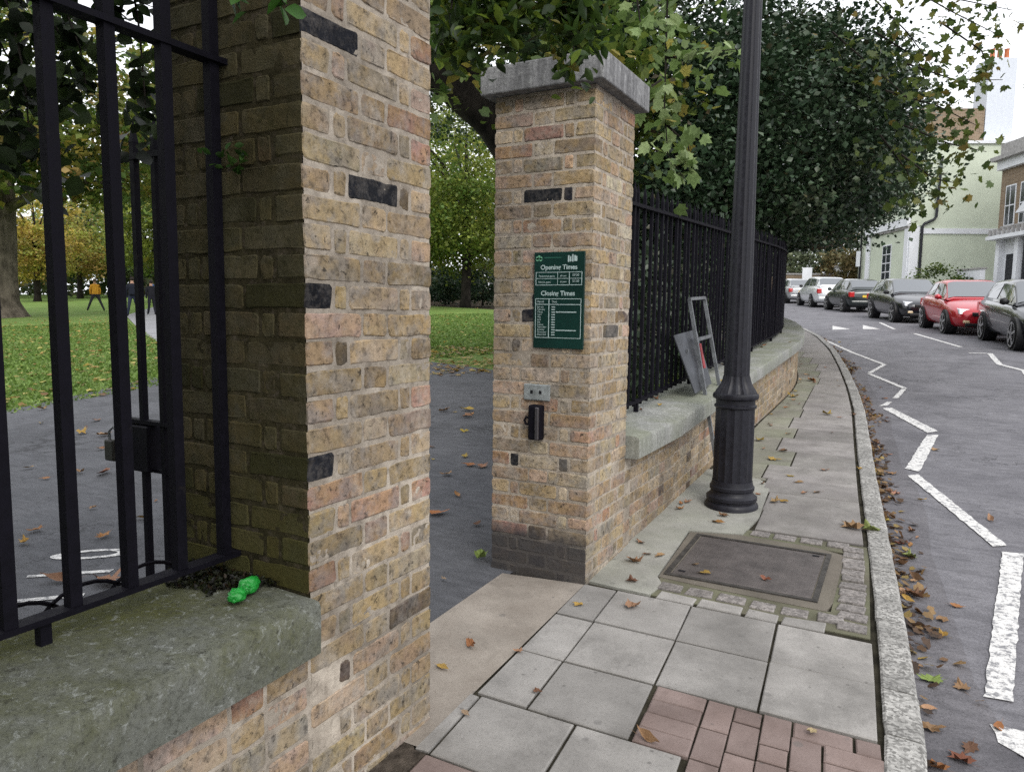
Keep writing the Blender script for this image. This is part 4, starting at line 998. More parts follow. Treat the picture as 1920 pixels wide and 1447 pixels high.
# -- big evergreen over the fence
def ev_keep(P):       # nothing pokes through the railing plane low down, nothing hangs below head height over the pavement
    wx = -0.03-0.03*np.maximum(0, P[:,1]-8.5)**2
    out_ = P[:,0] > wx-.42
    low = P[:,2] < 1.55+.06*(P[:,1]-5)
    sight = P[:,0] < 1.35-.545*(P[:,1]+1.38)            # leave the view through the gate open below the limb
    return ~(out_ & low) & ~(sight & (P[:,2] < 4.6))
B = (-4.2, 12.5, gz(12.5))
tree('evergreen_tree', 'huge dense dark evergreen tree hanging over the railing and the pavement', B,
     [(0,0,-.1,.42),(.05,0,1.2,.36),(.0,.1,2.6,.32),(.2,.2,4.5,.25),(.3,.3,7,.15)],
     [[(0,.1,2.2,.2),(1.6,-1.2,3.4,.13),(3.2,-2.0,4.0,.07),(4.4,-2.4,4.2,.03)],[(0,.1,2.6,.2),(-1.5,-1.5,4.0,.12),(-2.4,-3,5,.05)],[(.1,.1,3.2,.18),(2.2,1.5,4.6,.10),(4.0,2.4,5.2,.04)],[(.1,.1,1.7,.16),(1.9,-2.6,2.7,.09),(2.9,-4.0,3.2,.04)]],
     [((0,0,5.2),(4.6,5.2,3.6),430,100,.36),((1.6,-3.6,3.2),(2.4,2.6,2.1),260,130,.28),((3.3,-.6,3.7),(2.0,4.0,2.0),300,130,.28),((3.4,2.8,4.3),(2.3,3.8,2.3),270,120,.30),((4.5,.6,3.9),(1.0,2.6,1.5),110,120,.26),((-.2,-3.4,1.9),(2.6,2.6,1.7),150,100,.32),((1.3,0,1.7),(2.3,5.0,1.2),190,110,.28)],
     .085, M_LEAF_GLOSS, [(.022,.046,.022),(.036,.070,.032),(.06,.10,.05),(.10,.125,.07),(.11,.06,.03)], [4,5,3,1.2,.35], T_QUAD, M_BARK_DARK, up=.35, keep=ev_keep, seed=11)
# bare twigs showing in the evergreen
tw = MB()
g = np.random.default_rng(5)
# dark shrubs right behind the far railing
for i, (x, y, rx, ry, rz_) in enumerate([(-1.45,5.0,.75,1.5,.95),(-1.7,7.4,.8,1.6,1.0),(-2.0,10.2,.8,1.7,1.0),(-2.9,13.6,.9,1.8,1.0)]):
    tree('shrub', ['dark leafy shrub behind the railing nearest the far pillar','dark leafy shrub behind the railing, second from the pillar','dark leafy shrub behind the railing, third from the pillar','dark leafy shrub behind the far bend of the railing'][i], (x, y, gz(y)),
         [(0,0,-.05,.05),(.05,0,.6,.03),(.1,.1,1.1,.015)], [[(0,0,.2,.03),(.2,.5,.8,.012)],[(0,0,.2,.03),(-.1,-.5,.8,.012)]], [((0,0,rz_+.05),(rx,ry,rz_),110,60,.18)], .075, M_LEAF_GLOSS,
         [(.03,.05,.025),(.05,.08,.04),(.09,.09,.06)], [4,3,.7], T_QUAD, M_BARK_DARK, 'shrub', .3, keep=lambda P: (P[:,0] < -0.03-0.03*np.maximum(0, P[:,1]-8.5)**2-.34) & (P[:,0] > 1.35-.54*(P[:,1]+1.38)), group='shrubs behind the railing', seed=30+i)

# -- plane tree inside the park, behind the far pillar, with its heavy leaning limb
B = (-3.3, 8.6, gz(8.6))
tree('plane_tree', 'plane tree behind the far pillar with a heavy dark limb leaning left', B,
     [(.35,1.3,-.1,.46),(.15,1.0,.9,.40),(-.35,.65,1.93,.36),(-.69,.16,3.12,.28),(-.95,-.37,3.75,.235),(-1.19,-.81,4.12,.215),(-1.4,-1.24,4.42,.20),(-1.8,-1.63,4.82,.18),(-2.32,-2.1,5.25,.15),(-3.1,-2.7,5.7,.10)],
     [[(-.75,.1,3.1,.22),(-1.23,-.22,4.27,.19),(-1.54,-.55,4.83,.17),(-1.81,-.86,5.37,.13),(-2.2,-1.2,6.2,.07)],[(-.3,.6,2.0,.2),(.5,-.6,3.4,.12),(1.0,-1.6,4.6,.06)]],
     [((-1.4,-.4,6.3),(3.4,2.6,1.5),130,46,.30),((.9,-1.9,3.9),(1.6,1.6,1.2),60,40,.28),((-1.5,-1.4,4.3),(.9,.7,.8),16,34,.2)],
     .135, M_LEAF, [(.07,.13,.025), (.15,.20,.035), (.10,.16,.04), YEL, BRN], [4,4,4,.35,.15], T_MAP, M_BARK_DARK, up=.3, seed=21, keep=lambda P: ~((P[:,0] < 1.35-.50*(P[:,1]+1.38)) & (P[:,2] < 4.9) & (P[:,1] < 9.6) & ~((P[:,2] > 3.3) & (np.sin(P[:,0]*9)*np.sin(P[:,2]*11) > .25))))
# -- hanging plane sprays: leaves along drooping twigs
def spray(name, label, twigs, leaf, cols, wts, per=9, seed=1, spread=.06, mat=None, cat='branch', group=None, tm=None, thick=.006):
    g = np.random.default_rng(seed); o0 = twigs[0][0]; root = empty(name, o0, label, cat, group); P = []
    for tw in twigs:
        pts = [np.array(p)-np.array(o0) for p in tw]
        MB().tube([tuple(p) for p in pts], [thick*(1-.7*i/(len(pts)-1)) for i in range(len(pts))], 5).build('twig', M_BARK_DARK, root)
        for i in range(len(pts)-1):
            for k in range(per):
                t = g.uniform(); P.append(pts[i]*(1-t)+pts[i+1]*t+g.normal(size=3)*spread+np.array([0,0,-spread*.7]))
    P = np.array(P); cloud('foliage', P, leaf*g.uniform(.6,1.2,len(P)), tm or T_PLANE, palette(len(P), cols, wts, .3, g), mat or M_LEAF, root, .15, g); return root

DK = [(.030,.060,.014),(.055,.10,.018),(.13,.19,.025),(.20,.18,.03)]
spray('overhanging_branch', 'leafy dark green branch hanging in front of the far pillar cap', [
  [(-0.066,1.175,2.375),(-0.086,1.093,2.060),(-0.119,1.035,1.913),(-0.092,1.012,1.778)],[(0.016,1.280,2.404),(0.099,1.262,2.050),(0.156,1.241,1.897),(0.190,1.210,1.771)],[(-0.058,1.163,2.235),(0.015,1.139,1.983),(-0.022,1.085,1.885)],
  [(-0.230,1.134,2.299),(-0.268,1.082,2.034),(-0.264,1.048,1.914),(-0.202,1.049,1.826)],[(0.096,1.307,2.263),(0.181,1.304,2.031),(0.206,1.278,1.882)],[(-0.239,1.230,2.184),(-0.049,1.326,2.123),(0.123,1.411,2.041)],[(-0.369,1.159,2.182),(-0.269,1.199,2.056),(-0.117,1.277,2.016)]],
  .070, DK, [4,4,3,.5], 75, 3, .052, tm=tmpl_oval(.27), mat=M_LEAF)
LM = [(.25,.35,.13),(.33,.42,.18),(.18,.27,.08),(.38,.34,.08)]
spray('hanging_plane_branch', 'pale lime green plane leaves hanging between the far pillar and the lamp post', [
  [(-0.459,4.377,3.710),(-0.434,4.307,2.977),(-0.414,4.251,2.406),(-0.355,4.182,2.029),(-0.220,4.177,1.840)],[(-0.673,4.223,3.381),(-0.600,4.165,3.036),(-0.401,4.204,2.930)],[(-0.436,4.282,2.773),(-0.145,4.327,2.782),(0.094,4.402,2.799)],[(-0.448,4.256,2.610),(-0.533,4.080,2.476),(-0.541,4.057,2.316)],[(-0.391,4.247,2.264),(-0.211,4.212,2.100),(-0.186,4.212,1.980)]],
  .120, LM, [3,3,3,.15], 12, 4, .07, thick=.010)
OL = [(.11,.15,.035),(.15,.16,.03),(.07,.11,.03),(.20,.15,.035)]
rr = random.Random(9)
tws = []
tws = [(0.212,9.300,4.502),(0.729,9.526,4.025),(1.117,9.580,3.654)],[(0.366,10.062,5.426),(1.057,10.118,4.630),(1.465,10.039,3.999)],[(0.614,10.215,5.575),(1.543,10.417,4.922),(2.175,10.484,4.498)],[(1.082,10.082,4.202),(1.654,10.134,3.931),(2.191,10.191,3.874)],[(0.862,9.685,3.781),(1.490,10.004,3.580),(1.930,10.098,3.315)],[(1.003,9.948,3.416),(1.643,10.031,3.093),(2.065,10.015,2.949)],[(0.666,10.142,4.702),(1.201,10.392,4.346),(1.393,10.435,3.802)],[(0.999,10.425,5.580),(1.660,10.497,5.066),(2.278,10.580,4.849)],[(1.097,9.716,2.945),(1.483,9.774,2.617),(1.788,9.816,2.534)],[(0.756,9.805,3.341),(1.169,9.848,2.757),(1.319,9.765,2.319)],[(1.424,10.097,4.697),(1.933,10.212,4.283),(2.004,10.231,4.112)]
spray('overhanging_plane_branch', 'olive and yellow plane leaves against the sky at the right edge of the evergreen', tws, .125, OL, [4,2,4,.5], 30, 6, .15, thick=.014, tm=T_PLANE)
BKL = [(.012,.022,.008),(.022,.038,.012),(.035,.06,.015)]
spray('overhanging_dark_branch', 'nearly black leafy branch hanging behind the top of the near railing', [
  [(-1.332,-0.076,1.983),(-1.200,-0.031,1.751),(-1.152,-0.027,1.550),(-1.126,-0.035,1.367),(-1.082,-0.024,1.258)],[(-1.355,0.028,2.000),(-1.292,0.030,1.721),(-1.302,0.000,1.511)],[(-1.293,0.062,2.001),(-1.158,0.113,1.810),(-1.053,0.096,1.654),(-1.020,0.094,1.492)],[(-1.229,0.222,2.089),(-1.138,0.250,1.908),(-0.990,0.324,1.846)],[(-1.371,0.140,2.050),(-1.312,0.151,1.869),(-1.253,0.162,1.688),(-1.215,0.170,1.579)],[(-1.406,-0.020,1.824),(-1.318,0.008,1.651),(-1.234,0.040,1.530)],[(-1.080,0.294,2.018),(-1.030,0.292,1.764),(-1.000,0.282,1.528),(-0.993,0.278,1.464)],[(-1.426,-0.051,1.649),(-1.322,-0.017,1.459),(-1.251,0.004,1.302)]],
  .066, BKL, [3,3,2], 26, 8, .055, tm=tmpl_oval(.42), thick=.005)
spray('hanging_twig', 'bright green drooping leaves in front of the dark side of the near pillar', [[(0.020,-0.240,1.612),(0.056,-0.232,1.511),(0.056,-0.238,1.466)],[(0.080,-0.208,1.613),(0.116,-0.201,1.501),(0.154,-0.185,1.456)]], .062, [(.045,.14,.012),(.03,.09,.012)], [2,1], 6, 12, .012, tm=tmpl_oval(.28), thick=.003)
g = np.random.default_rng(3)
FN = empty('wall_plant', (-0.244,-0.002,1.215), 'small green plant growing from the dark side of the near pillar', 'plant')
P = np.array([(g.uniform(-.07,.07), -.012-abs(g.normal())*.018, g.uniform(-.035,.03)) for k in range(26)])
cloud('foliage', P, .028*g.uniform(.6,1.2,len(P)), tmpl_oval(.3), palette(len(P), [(.03,.08,.012),(.05,.11,.02)], [1,1]), M_LEAF, FN, .2)

# -- trees of the park
AUT = [YEL, BRN, YGREEN, (.24,.20,.05)]
def simple_tree(name, label, x, y, h, rad, cols, wts, seed_, leaf=.34, nc=70, per=34, tr=.28, low=.25, flat=1.0, group='trees across the park'):
    z = gz(min(y,75)); k = h
    lim = []
    seed = seed_; cols = [tuple(min(.8, q*1.4) for q in c_) for c_ in cols] if name != 'distant_tree' else [tuple(min(.8, q*1.7) for q in c_) for c_ in cols]  # leaf colours brightened in place of haze, most on distant trees
    gg = random.Random(seed)
    for i in range(7):
        a = gg.uniform(0, 2*PI); r1 = rad*gg.uniform(.35,.75)
        lim.append([(0,0,h*(.22+.05*i),tr*.5),(math.cos(a)*r1*.5,math.sin(a)*r1*.5,h*(.38+.06*i),tr*.3),(math.cos(a)*r1,math.sin(a)*r1,h*(.5+.06*i),tr*.1)])
    cz = h*(low+1)/2
    return tree(name, label, (x,y,z), [(0,0,-.2,tr*1.35),(.05,0,.5,tr),(.1,.05,h*.35,tr*.8),(.0,.1,h*.6,tr*.5),(0,0,h*.9,tr*.12)], lim,
        [((0,0,cz),(rad,rad,(h-h*low)/2*flat),nc,per,rad*.11),((rad*.35,-rad*.3,cz*.8),(rad*.6,rad*.6,h*.22),nc//3,per,rad*.10),((-rad*.4,rad*.2,cz*.75),(rad*.6,rad*.6,h*.22),nc//3,per,rad*.10)], leaf, M_LEAF, cols, wts, T_QUAD, M_BARK_DARK, group=group, seed=seed, up=.4)
# the great plane at the left edge
B = (-38.454,18.229,0.266)
MB2 = None
tree('plane_tree', 'great plane tree with thick flaking trunk at the left edge of the lawn', B,
     [(0,0,-.3,1.75),(0,0,.15,1.35),(.0,0,.8,1.05),(0,.05,2,.93),(.1,.1,4,.86),(.2,.2,6.5,.75),(.1,.5,9,.5)],
     [[(.1,.1,5,.5),(2.2,-1,7.5,.35),(5,-2,9,.18),(7,-3,9.5,.06)],[(.1,.1,6,.45),(-2,2,9,.3),(-4,4,12,.1)],[(.1,.2,6.5,.4),(2.5,2.8,9,.26),(5,5,10,.1)],[(.1,.1,5,.3),(3.4,1.6,6.6,.16),(6.2,2.6,6.4,.05)]],
     [((1.5,.5,10.5),(8.5,8.5,4.5),300,46,.6),((6,2,7.4),(4,4.5,2.2),90,40,.5),((4,-3,7.6),(4,4,2),70,40,.5)], .32, M_LEAF, [GREEN,YGREEN,YEL,BRN,(.09,.14,.04)], [4,3,1.2,.8,3], T_QUAD, M_BARK, seed=41, up=.4, group=None)
simple_tree('autumn_tree', 'yellow autumn tree beyond the lawn beside the great plane trunk', *(-72.440,38.612), 11, 4.6, AUT, [3,1.2,2,2], 51, .27, 130, 55, .3, .12)
simple_tree('autumn_tree', 'orange and green autumn tree behind the person in the orange jacket', *(-80.882,47.768), 12, 5.2, AUT+[GREEN], [2,2,2,1,2], 52, .28, 130, 55, .3, .15)
simple_tree('park_tree', 'grey green tree beyond the lawn behind the path', *(-85.152,54.615), 11, 5.2, [(.09,.13,.06),(.12,.16,.06),YGREEN], [3,2,1], 53, .28, 130, 55, .3, .15)
simple_tree('park_tree', 'yellow green tree just left of the near pillar beyond the path', *(-54.859,39.043), 13, 5.0, [YGREEN,GREEN,(.16,.18,.03)], [3,1,2], 54, .25, 170, 60, .3, .12)
simple_tree('park_tree', 'tall leafy tree seen through the gate opening', *(-21.314,34.429), 11.5, 5.0, [YGREEN,GREEN,(.15,.18,.03),(.10,.12,.03)], [3,3,2,1], 55, .19, 260, 80, .28, .14)
simple_tree('park_tree', 'yellow green tree just left of the far pillar, deeper in the park', *(-32.628,46.605), 14, 6.0, [YGREEN,YEL,GREEN], [4,1,2], 56, .25, 190, 60, .3, .12)
_far = [(-110.045,38.711),(-111.550,47.069),(-120.308,60.643),(-119.634,67.897),(-104.928,71.346),(-77.464,64.556),(-65.233,65.504),(-54.549,66.754),(-33.440,62.228),(-32.233,76.659),(-23.962,76.590),(-48.042,40.474),(-38.599,38.751),(-41.070,48.876)]
for i, (x, y) in enumerate(_far):
    t = simple_tree('distant_tree', 'distant tree in the row closing off the far side of the park', x, y, 13+i%3*2, 7.5, [GREEN,YGREEN,(.10,.12,.05),YEL], [3,3,2,.8], 70+i, .55, 80, 36, .35, .05, group='far row of park trees')
gw_ = np.random.default_rng(64)
wp = []
for i in range(15000):
    r = gw_.uniform(100, 140); a = math.radians(gw_.uniform(-75, -14)); x, y = CAM[0]+r*math.sin(a), CAM[1]+r*math.cos(a)
    top_ = 6+3*math.sin(a*23)+2*math.sin(a*61+1); wp.append((x, y, gz(75)+top_*gw_.uniform(-.1,1)**1))
wp = np.array(wp); o = cloud('woodland', wp, gw_.uniform(.7,1.3,len(wp)), T_QUAD, palette(len(wp), [(.035,.06,.02),(.06,.08,.025),(.10,.09,.03)], [3,2,1]), M_LEAF, None, .3, gw_); tag(o, 'dark belt of distant woodland closing off the park', 'woodland', kind='stuff')
# shrubs under the trees in the gate opening
for i, (x, y) in enumerate([(-25.692,38.921),(-26.845,42.881),(-22.499,38.371)]):
    tree('shrub', ['dark shrub on the left of the gate opening beyond the lawn','bluish shrub in the middle of the gate opening beyond the lawn','dark shrub beside the far pillar beyond the lawn'][i], (x,y,gz(y)), [(0,0,-.1,.08),(0,0,.5,.05),(.1,0,1.2,.03)], [[(0,0,.3,.04),(.6,.3,1.1,.015)]],
         [((0,0,1.15),(1.5,1.5,1.1),46,40,.24)], .2, M_LEAF, [(.03,.06,.03),(.05,.09,.05),(.07,.10,.04)], [3,2,1], T_QUAD, M_BARK_DARK, 'shrub', .4, seed=90+i, group='shrubs beyond the lawn')
# unseen tree added behind the camera to shade the railing side of the near pillar
tree('added_shade_tree', 'unseen plane tree added behind the camera to shade the near pillar', (-2.6,-5.6,-.575), [(0,0,-.1,.5),(0,0,1.5,.42),(.1,.1,3.2,.36),(.2,.3,5.5,.2)],
     [[(0,0,2.6,.25),(1.8,.6,4.0,.14),(3.4,1.2,4.6,.06)],[(0,0,2.8,.25),(-2,.8,4.2,.14),(-4,1.5,4.8,.05)]],
     [((1.2,.6,4.6),(5.4,3.6,2.6),420,50,.36),((-.2,1.8,2.4),(4.4,2.2,1.6),260,50,.3)], .2, M_LEAF, [GREEN,DGREEN,YGREEN], [3,3,1], T_QUAD, M_BARK, seed=101, keep=lambda P: (P[:,1] < -1.75) & ~((P[:,0] > .1) & (P[:,2] < 1.9)))

# -- grass blades on the lawn and leaf litter
g = np.random.default_rng(77)
def scatter(n, f, seed):
    g = np.random.default_rng(seed); out_ = []
    while len(out_) < n:
        p = f(g)
        if p is not None: out_.append(p)
    return np.array(out_)
def on_lawn(x, y):
    # left lawn: left of the path edge line and beyond the apron edge
    edge_y = 7.4+(-9.7-x)*.585
    left = (x < -8.0-.19*max(0,y-2)) and (y < edge_y) and x > -60
    right = (y > edge_y+3.2) and (y > 10.6+(x+7.2)*1.6*.0+max(0,(x+7.2))*1.75) and x < wall_x(min(y,17))-1.2
    return left, right
def lawn_pt(g):
    r = g.uniform(8.5, 34)**1; a = math.radians(g.uniform(-72, -26)); x, y = CAM[0]+r*math.sin(a), CAM[1]+r*math.cos(a)
    l, rt = on_lawn(x, y)
    if l or rt: return (x, y, gz(y)-.03)
P = scatter(52000, lawn_pt, 5); tv = np.array([(-.5,0,0),(.5,0,0),(.1,.1,1.0)]); tf = np.array([(0,1,2)])
def blades(name, P, hgt, cols):
    n = len(P); a = g.uniform(0, 2*PI, n); w_ = .028+.0009*np.hypot(P[:,0]-CAM[0], P[:,1]-CAM[1]); h = hgt*g.uniform(.5,1.2,n)
    V = np.zeros((n,3,3)); dx, dy = np.cos(a)*w_, np.sin(a)*w_
    V[:,0] = P+np.stack([-dx,-dy,0*a],1); V[:,1] = P+np.stack([dx,dy,0*a],1); V[:,2] = P+np.stack([g.normal(size=n)*.03, g.normal(size=n)*.03, h],1)
    m = bpy.data.meshes.new(name); m.from_pydata(V.reshape(-1,3).tolist(), [], np.arange(n*3).reshape(-1,3).tolist())
    at = m.attributes.new('Col', 'FLOAT_COLOR', 'POINT'); cc = np.ones((n*3,4), np.float32); cc[:,:3] = np.repeat(cols, 3, axis=0); at.data.foreach_set('color', cc.reshape(-1)); m.materials.append(M_BLADE)
    return lk(bpy.data.objects.new(name, m))
o = blades('grass', P, .055, palette(len(P), [(.15,.24,.05),(.21,.30,.075),(.11,.19,.035)], [3,2,2], .25)); tag(o, 'short green mown grass of the park lawn', 'grass', kind='stuff')
def litter_pt(g):
    r = g.uniform(8.0, 40); a = math.radians(g.uniform(-70, -26)); x, y = CAM[0]+r*math.sin(a), CAM[1]+r*math.cos(a); l, rt = on_lawn(x, y)
    if l and g.uniform() < .25: return (x, y, gz(y)+.015)
    if rt and (y < 12.9+max(0,(x+7.2))*1.75 or g.uniform() < .10): return (x, y, gz(y)+.012)
    if (not l) and y > 8.4+max(0,x+5.2)*1.7 and y < 12.5+max(0,(x+7.2))*1.75 and x > -9 and x < -2.5: return (x, y, gz(y)+.006)
P = scatter(3000, litter_pt, 6)
o = cloud('leaf_litter', P, g.uniform(.06,.12,len(P)), T_MAP, palette(len(P), [(.36,.22,.07),(.50,.34,.10),(.24,.13,.045),(.55,.46,.14)], [2,3,1,2], .3), M_LEAF, None, 3.0, g); tag(o, 'scattered brown and yellow leaves lying on the park lawn', 'leaf litter', kind='stuff')

# ================================================================== fallen leaves one by one
def leaf_meshes():
    out_ = []
    for s in range(14):
        r = random.Random(s); bm = bmesh.new(); cv = bm.verts.new((0,-.05,.0)); vs = []
        ax = r.uniform(0, PI); cu = r.uniform(.2,1.0); nar = r.uniform(.55,1.0); kr = r.uniform(.03,.16)
        shape = PLANE_OUT if s % 3 else [(0,-.45),(.16,-.36),(.27,-.14),(.28,.08),(.2,.3),(.07,.46),(0,.52),(-.1,.42),(-.22,.26),(-.29,.05),(-.25,-.18),(-.14,-.37)]
        if s % 3 == 1: shape = [(x*.86+.10*y*abs(y), y*(1.05-.35*abs(x))) for x, y in PLANE_OUT[::1]]
        for (x, y) in shape:
            x2, y2 = x*r.uniform(.8,1.15)*nar, y*r.uniform(.8,1.15); t_ = x2*math.cos(ax)+y2*math.sin(ax); z = cu*t_*t_*1.3+kr*math.sin(9*x2+4*y2+s)+r.uniform(0,kr)
            if cu > .6: x2 -= t_*abs(t_)*math.cos(ax)*.5; y2 -= t_*abs(t_)*math.sin(ax)*.5
            vs.append(bm.verts.new((x2, y2, max(z, -.01)+.02)))
        for i in range(len(vs)): bm.faces.new((cv, vs[i], vs[(i+1)%len(vs)]))
        p = [bm.verts.new((-.012,-.42,.03)), bm.verts.new((.012,-.42,.03)), bm.verts.new((.05+r.uniform(-.1,.1),-.85,.06+r.uniform(0,.1)))]; bm.faces.new(p)
        m = bpy.data.meshes.new('fallen_leaf'); bm.to_mesh(m); bm.free(); m.materials.append(M_DRY); out_.append(m)
    return out_
LMS = leaf_meshes()
LC = {'orange':(.40,.19,.065),'yellow':(.46,.33,.07),'tan':(.36,.225,.11),'brown':(.16,.085,.045),'green':(.24,.32,.085),'peach':(.44,.26,.15),'red':(.29,.11,.065),'pale':(.48,.39,.22)}
def drop(x, y, z, size, cn, label, group):
    o = lk(bpy.data.objects.new('fallen_leaf', random.choice(LMS))); o.location = (x, y, z); o.rotation_euler = (jit(.15), jit(.15), random.uniform(0, 2*PI)); s = size*random.uniform(.72,1.0); o.scale = (s*random.uniform(.75,1.1), s, s*random.uniform(.5,1.2))
    c = LC[cn]; k = random.uniform(.6,1.0); o.color = (c[0]*k, c[1]*k*random.uniform(.85,1.1), c[2]*k, 1); tag(o, label, 'leaf', group); return o
DN = {'orange':'orange','yellow':'yellow','tan':'tan','brown':'dark brown','green':'green','peach':'peach coloured','red':'reddish','pale':'pale'}
for (x, y, s, cn, lab) in [(-0.16,1.07,0.090,'orange','orange leaf alone on the worn threshold stone'),
 (-0.16,0.86,0.090,'yellow','yellow leaf on the threshold beside the near pillar'),
 (0.03,1.12,0.050,'peach','small peach leaf on the joint between threshold and slabs'),
 (0.05,1.68,0.080,'yellow','yellow curled leaf on the narrow slab by the far pillar foot'),
 (0.28,1.79,0.100,'peach','peach leaf on the first wide slab beyond the far pillar corner'),
 (0.24,0.88,0.050,'brown','small brown leaf on a slab joint in front of the threshold'),
 (0.09,0.63,0.045,'pale','tiny pale leaf near the foot of the near pillar'),
 (0.10,2.34,0.150,'tan','large tan curled leaf on the pale concrete by the far pillar'),
 (0.13,2.48,0.090,'brown','brown leaf tucked behind the large tan leaf on the pale concrete'),
 (0.19,2.49,0.110,'tan','tan leaf touching the corner of the steel access cover'),
 (0.17,2.09,0.080,'brown','brown leaf on the pale concrete nearest the slabs'),
 (0.03,2.64,0.100,'peach','peach leaf on the concrete against the far wall foot'),
 (0.06,3.36,0.100,'orange','orange leaf on the concrete left of the lamp post base'),
 (0.35,3.20,0.100,'orange','orange leaf in front of the lamp post base'),
 (0.35,3.34,0.080,'brown','brown leaf close under the lamp post base'),
 (0.47,2.36,0.090,'yellow','yellow green leaf on the near left corner of the access cover'),
 (0.77,2.42,0.070,'red','reddish leaf in the middle of the access cover'),
 (0.40,2.45,0.060,'tan','small tan leaf on the left of the access cover'),
 (0.68,0.79,0.090,'tan','tan leaf on the block pavers'),
 (1.14,1.10,0.050,'pale','tiny pale leaf on the joint of the block pavers'),
 (1.10,3.47,0.170,'peach','large peach leaf by the kerb above the setts'),
 (1.20,3.47,0.130,'green','green leaf lying on the kerb above the setts'),
 (0.60,3.81,0.120,'tan','tan leaf on the flagstones right of the lamp post base'),
 (0.65,3.84,0.110,'yellow','yellow leaf right of the lamp post base'),
 (0.46,3.94,0.080,'orange','orange leaf against the right of the lamp post base'),
 (0.39,5.03,0.130,'yellow','yellow leaf on the flagstone joint beyond the lamp post'),
 (0.67,4.38,0.110,'tan','tan curled leaf in the middle of the flagstones'),
 (0.59,4.54,0.100,'yellow','yellow leaf beside the tan leaf on the flagstones'),
 (0.81,4.84,0.100,'peach','peach leaf on the flagstones towards the kerb'),
 (0.44,4.22,0.070,'brown','brown leaf on the flagstones by the lamp drum'),
 (0.15,5.73,0.140,'yellow','long yellow leaf against the wall beyond the lamp post'),
 (0.06,8.54,0.200,'yellow','large yellow leaf on the pavement against the wall'),
 (0.10,10.18,0.200,'orange','orange leaf on the narrow pavement beyond the lamp post'),
 (0.58,7.42,0.140,'yellow','yellow leaf in the middle of the upper pavement'),
 (0.42,5.38,0.100,'brown','brown leaf on the greenish flags by the wall'),
 (0.84,7.50,0.120,'brown','brown leaf on the inner edge of the kerb'),
 (1.05,5.00,0.090,'yellow','yellow leaf on the kerb beyond the setts'),
 (-0.68,2.01,0.130,'green','green leaf on the dark tarmac by the far pillar foot'),
 (-1.46,2.97,0.140,'orange','orange leaf in the middle of the tarmac gateway'),
 (-1.84,3.74,0.170,'orange','orange leaf on the tarmac, left of a pair'),
 (-1.72,3.76,0.150,'peach','peach leaf on the tarmac, right of a pair'),
 (-2.04,3.99,0.130,'yellow','yellow leaf above the pair of leaves on the tarmac'),
 (-1.84,3.40,0.120,'tan','tan leaf left of the pair on the tarmac'),
 (-1.00,2.49,0.110,'brown','brown curled leaf on the tarmac near the far pillar'),
 (-1.35,2.56,0.150,'orange','orange brown leaf beside the near pillar edge on the tarmac'),
 (-3.24,5.94,0.200,'yellow','yellow green leaf far back on the tarmac'),
 (-3.03,5.59,0.160,'peach','pink leaf far back on the tarmac'),
 (-3.47,5.79,0.160,'peach','pale pink leaf far back by the near pillar edge'),
 (-0.68,1.64,0.050,'pale','tiny pale scrap on the dark tarmac'),
 (-3.29,1.05,0.130,'orange','orange leaf on the tarmac between the first two railing bars'),
 (-2.83,1.19,0.140,'orange','orange leaf on the tarmac just beyond the painted number'),
 (-2.98,1.55,0.120,'yellow','yellow leaf on the tarmac beside the gate stile'),
 (-3.10,0.89,0.100,'yellow','yellow leaf on the tarmac below the orange leaf at the left'),
 (-4.41,2.19,0.200,'red','large reddish leaf on the tarmac beside the gate lock'),
 (-4.61,2.11,0.100,'peach','small peach leaf beside the large reddish leaf'),
 (-3.49,1.53,0.070,'tan','small tan curled leaf on the tarmac'),
 (-2.33,0.65,0.200,'tan','large tan leaf next to the painted number, seen left of a bar'),
 (-2.10,0.76,0.200,'peach','large peach leaf behind the foot of the railing bars'),
 (-5.16,2.00,0.120,'tan','tan leaf on the tarmac at the left'),
 (-4.65,1.86,0.100,'orange','orange leaf on the tarmac at the left'),
 (-6.76,3.59,0.170,'orange','orange leaf on the tarmac near the lawn edge'),
 (-6.20,3.08,0.170,'yellow','yellow leaf on the tarmac near the lawn edge'),
 (-5.87,3.12,0.180,'peach','long peach leaf on the tarmac near the lawn edge'),
 (-5.29,2.72,0.150,'tan','tan leaf in the middle of the tarmac'),
 (-8.14,3.75,0.200,'tan','tan leaf touching the lawn edge')]:
    drop(x, y, gz(y)+.006, s, cn, lab, 'fallen leaves')
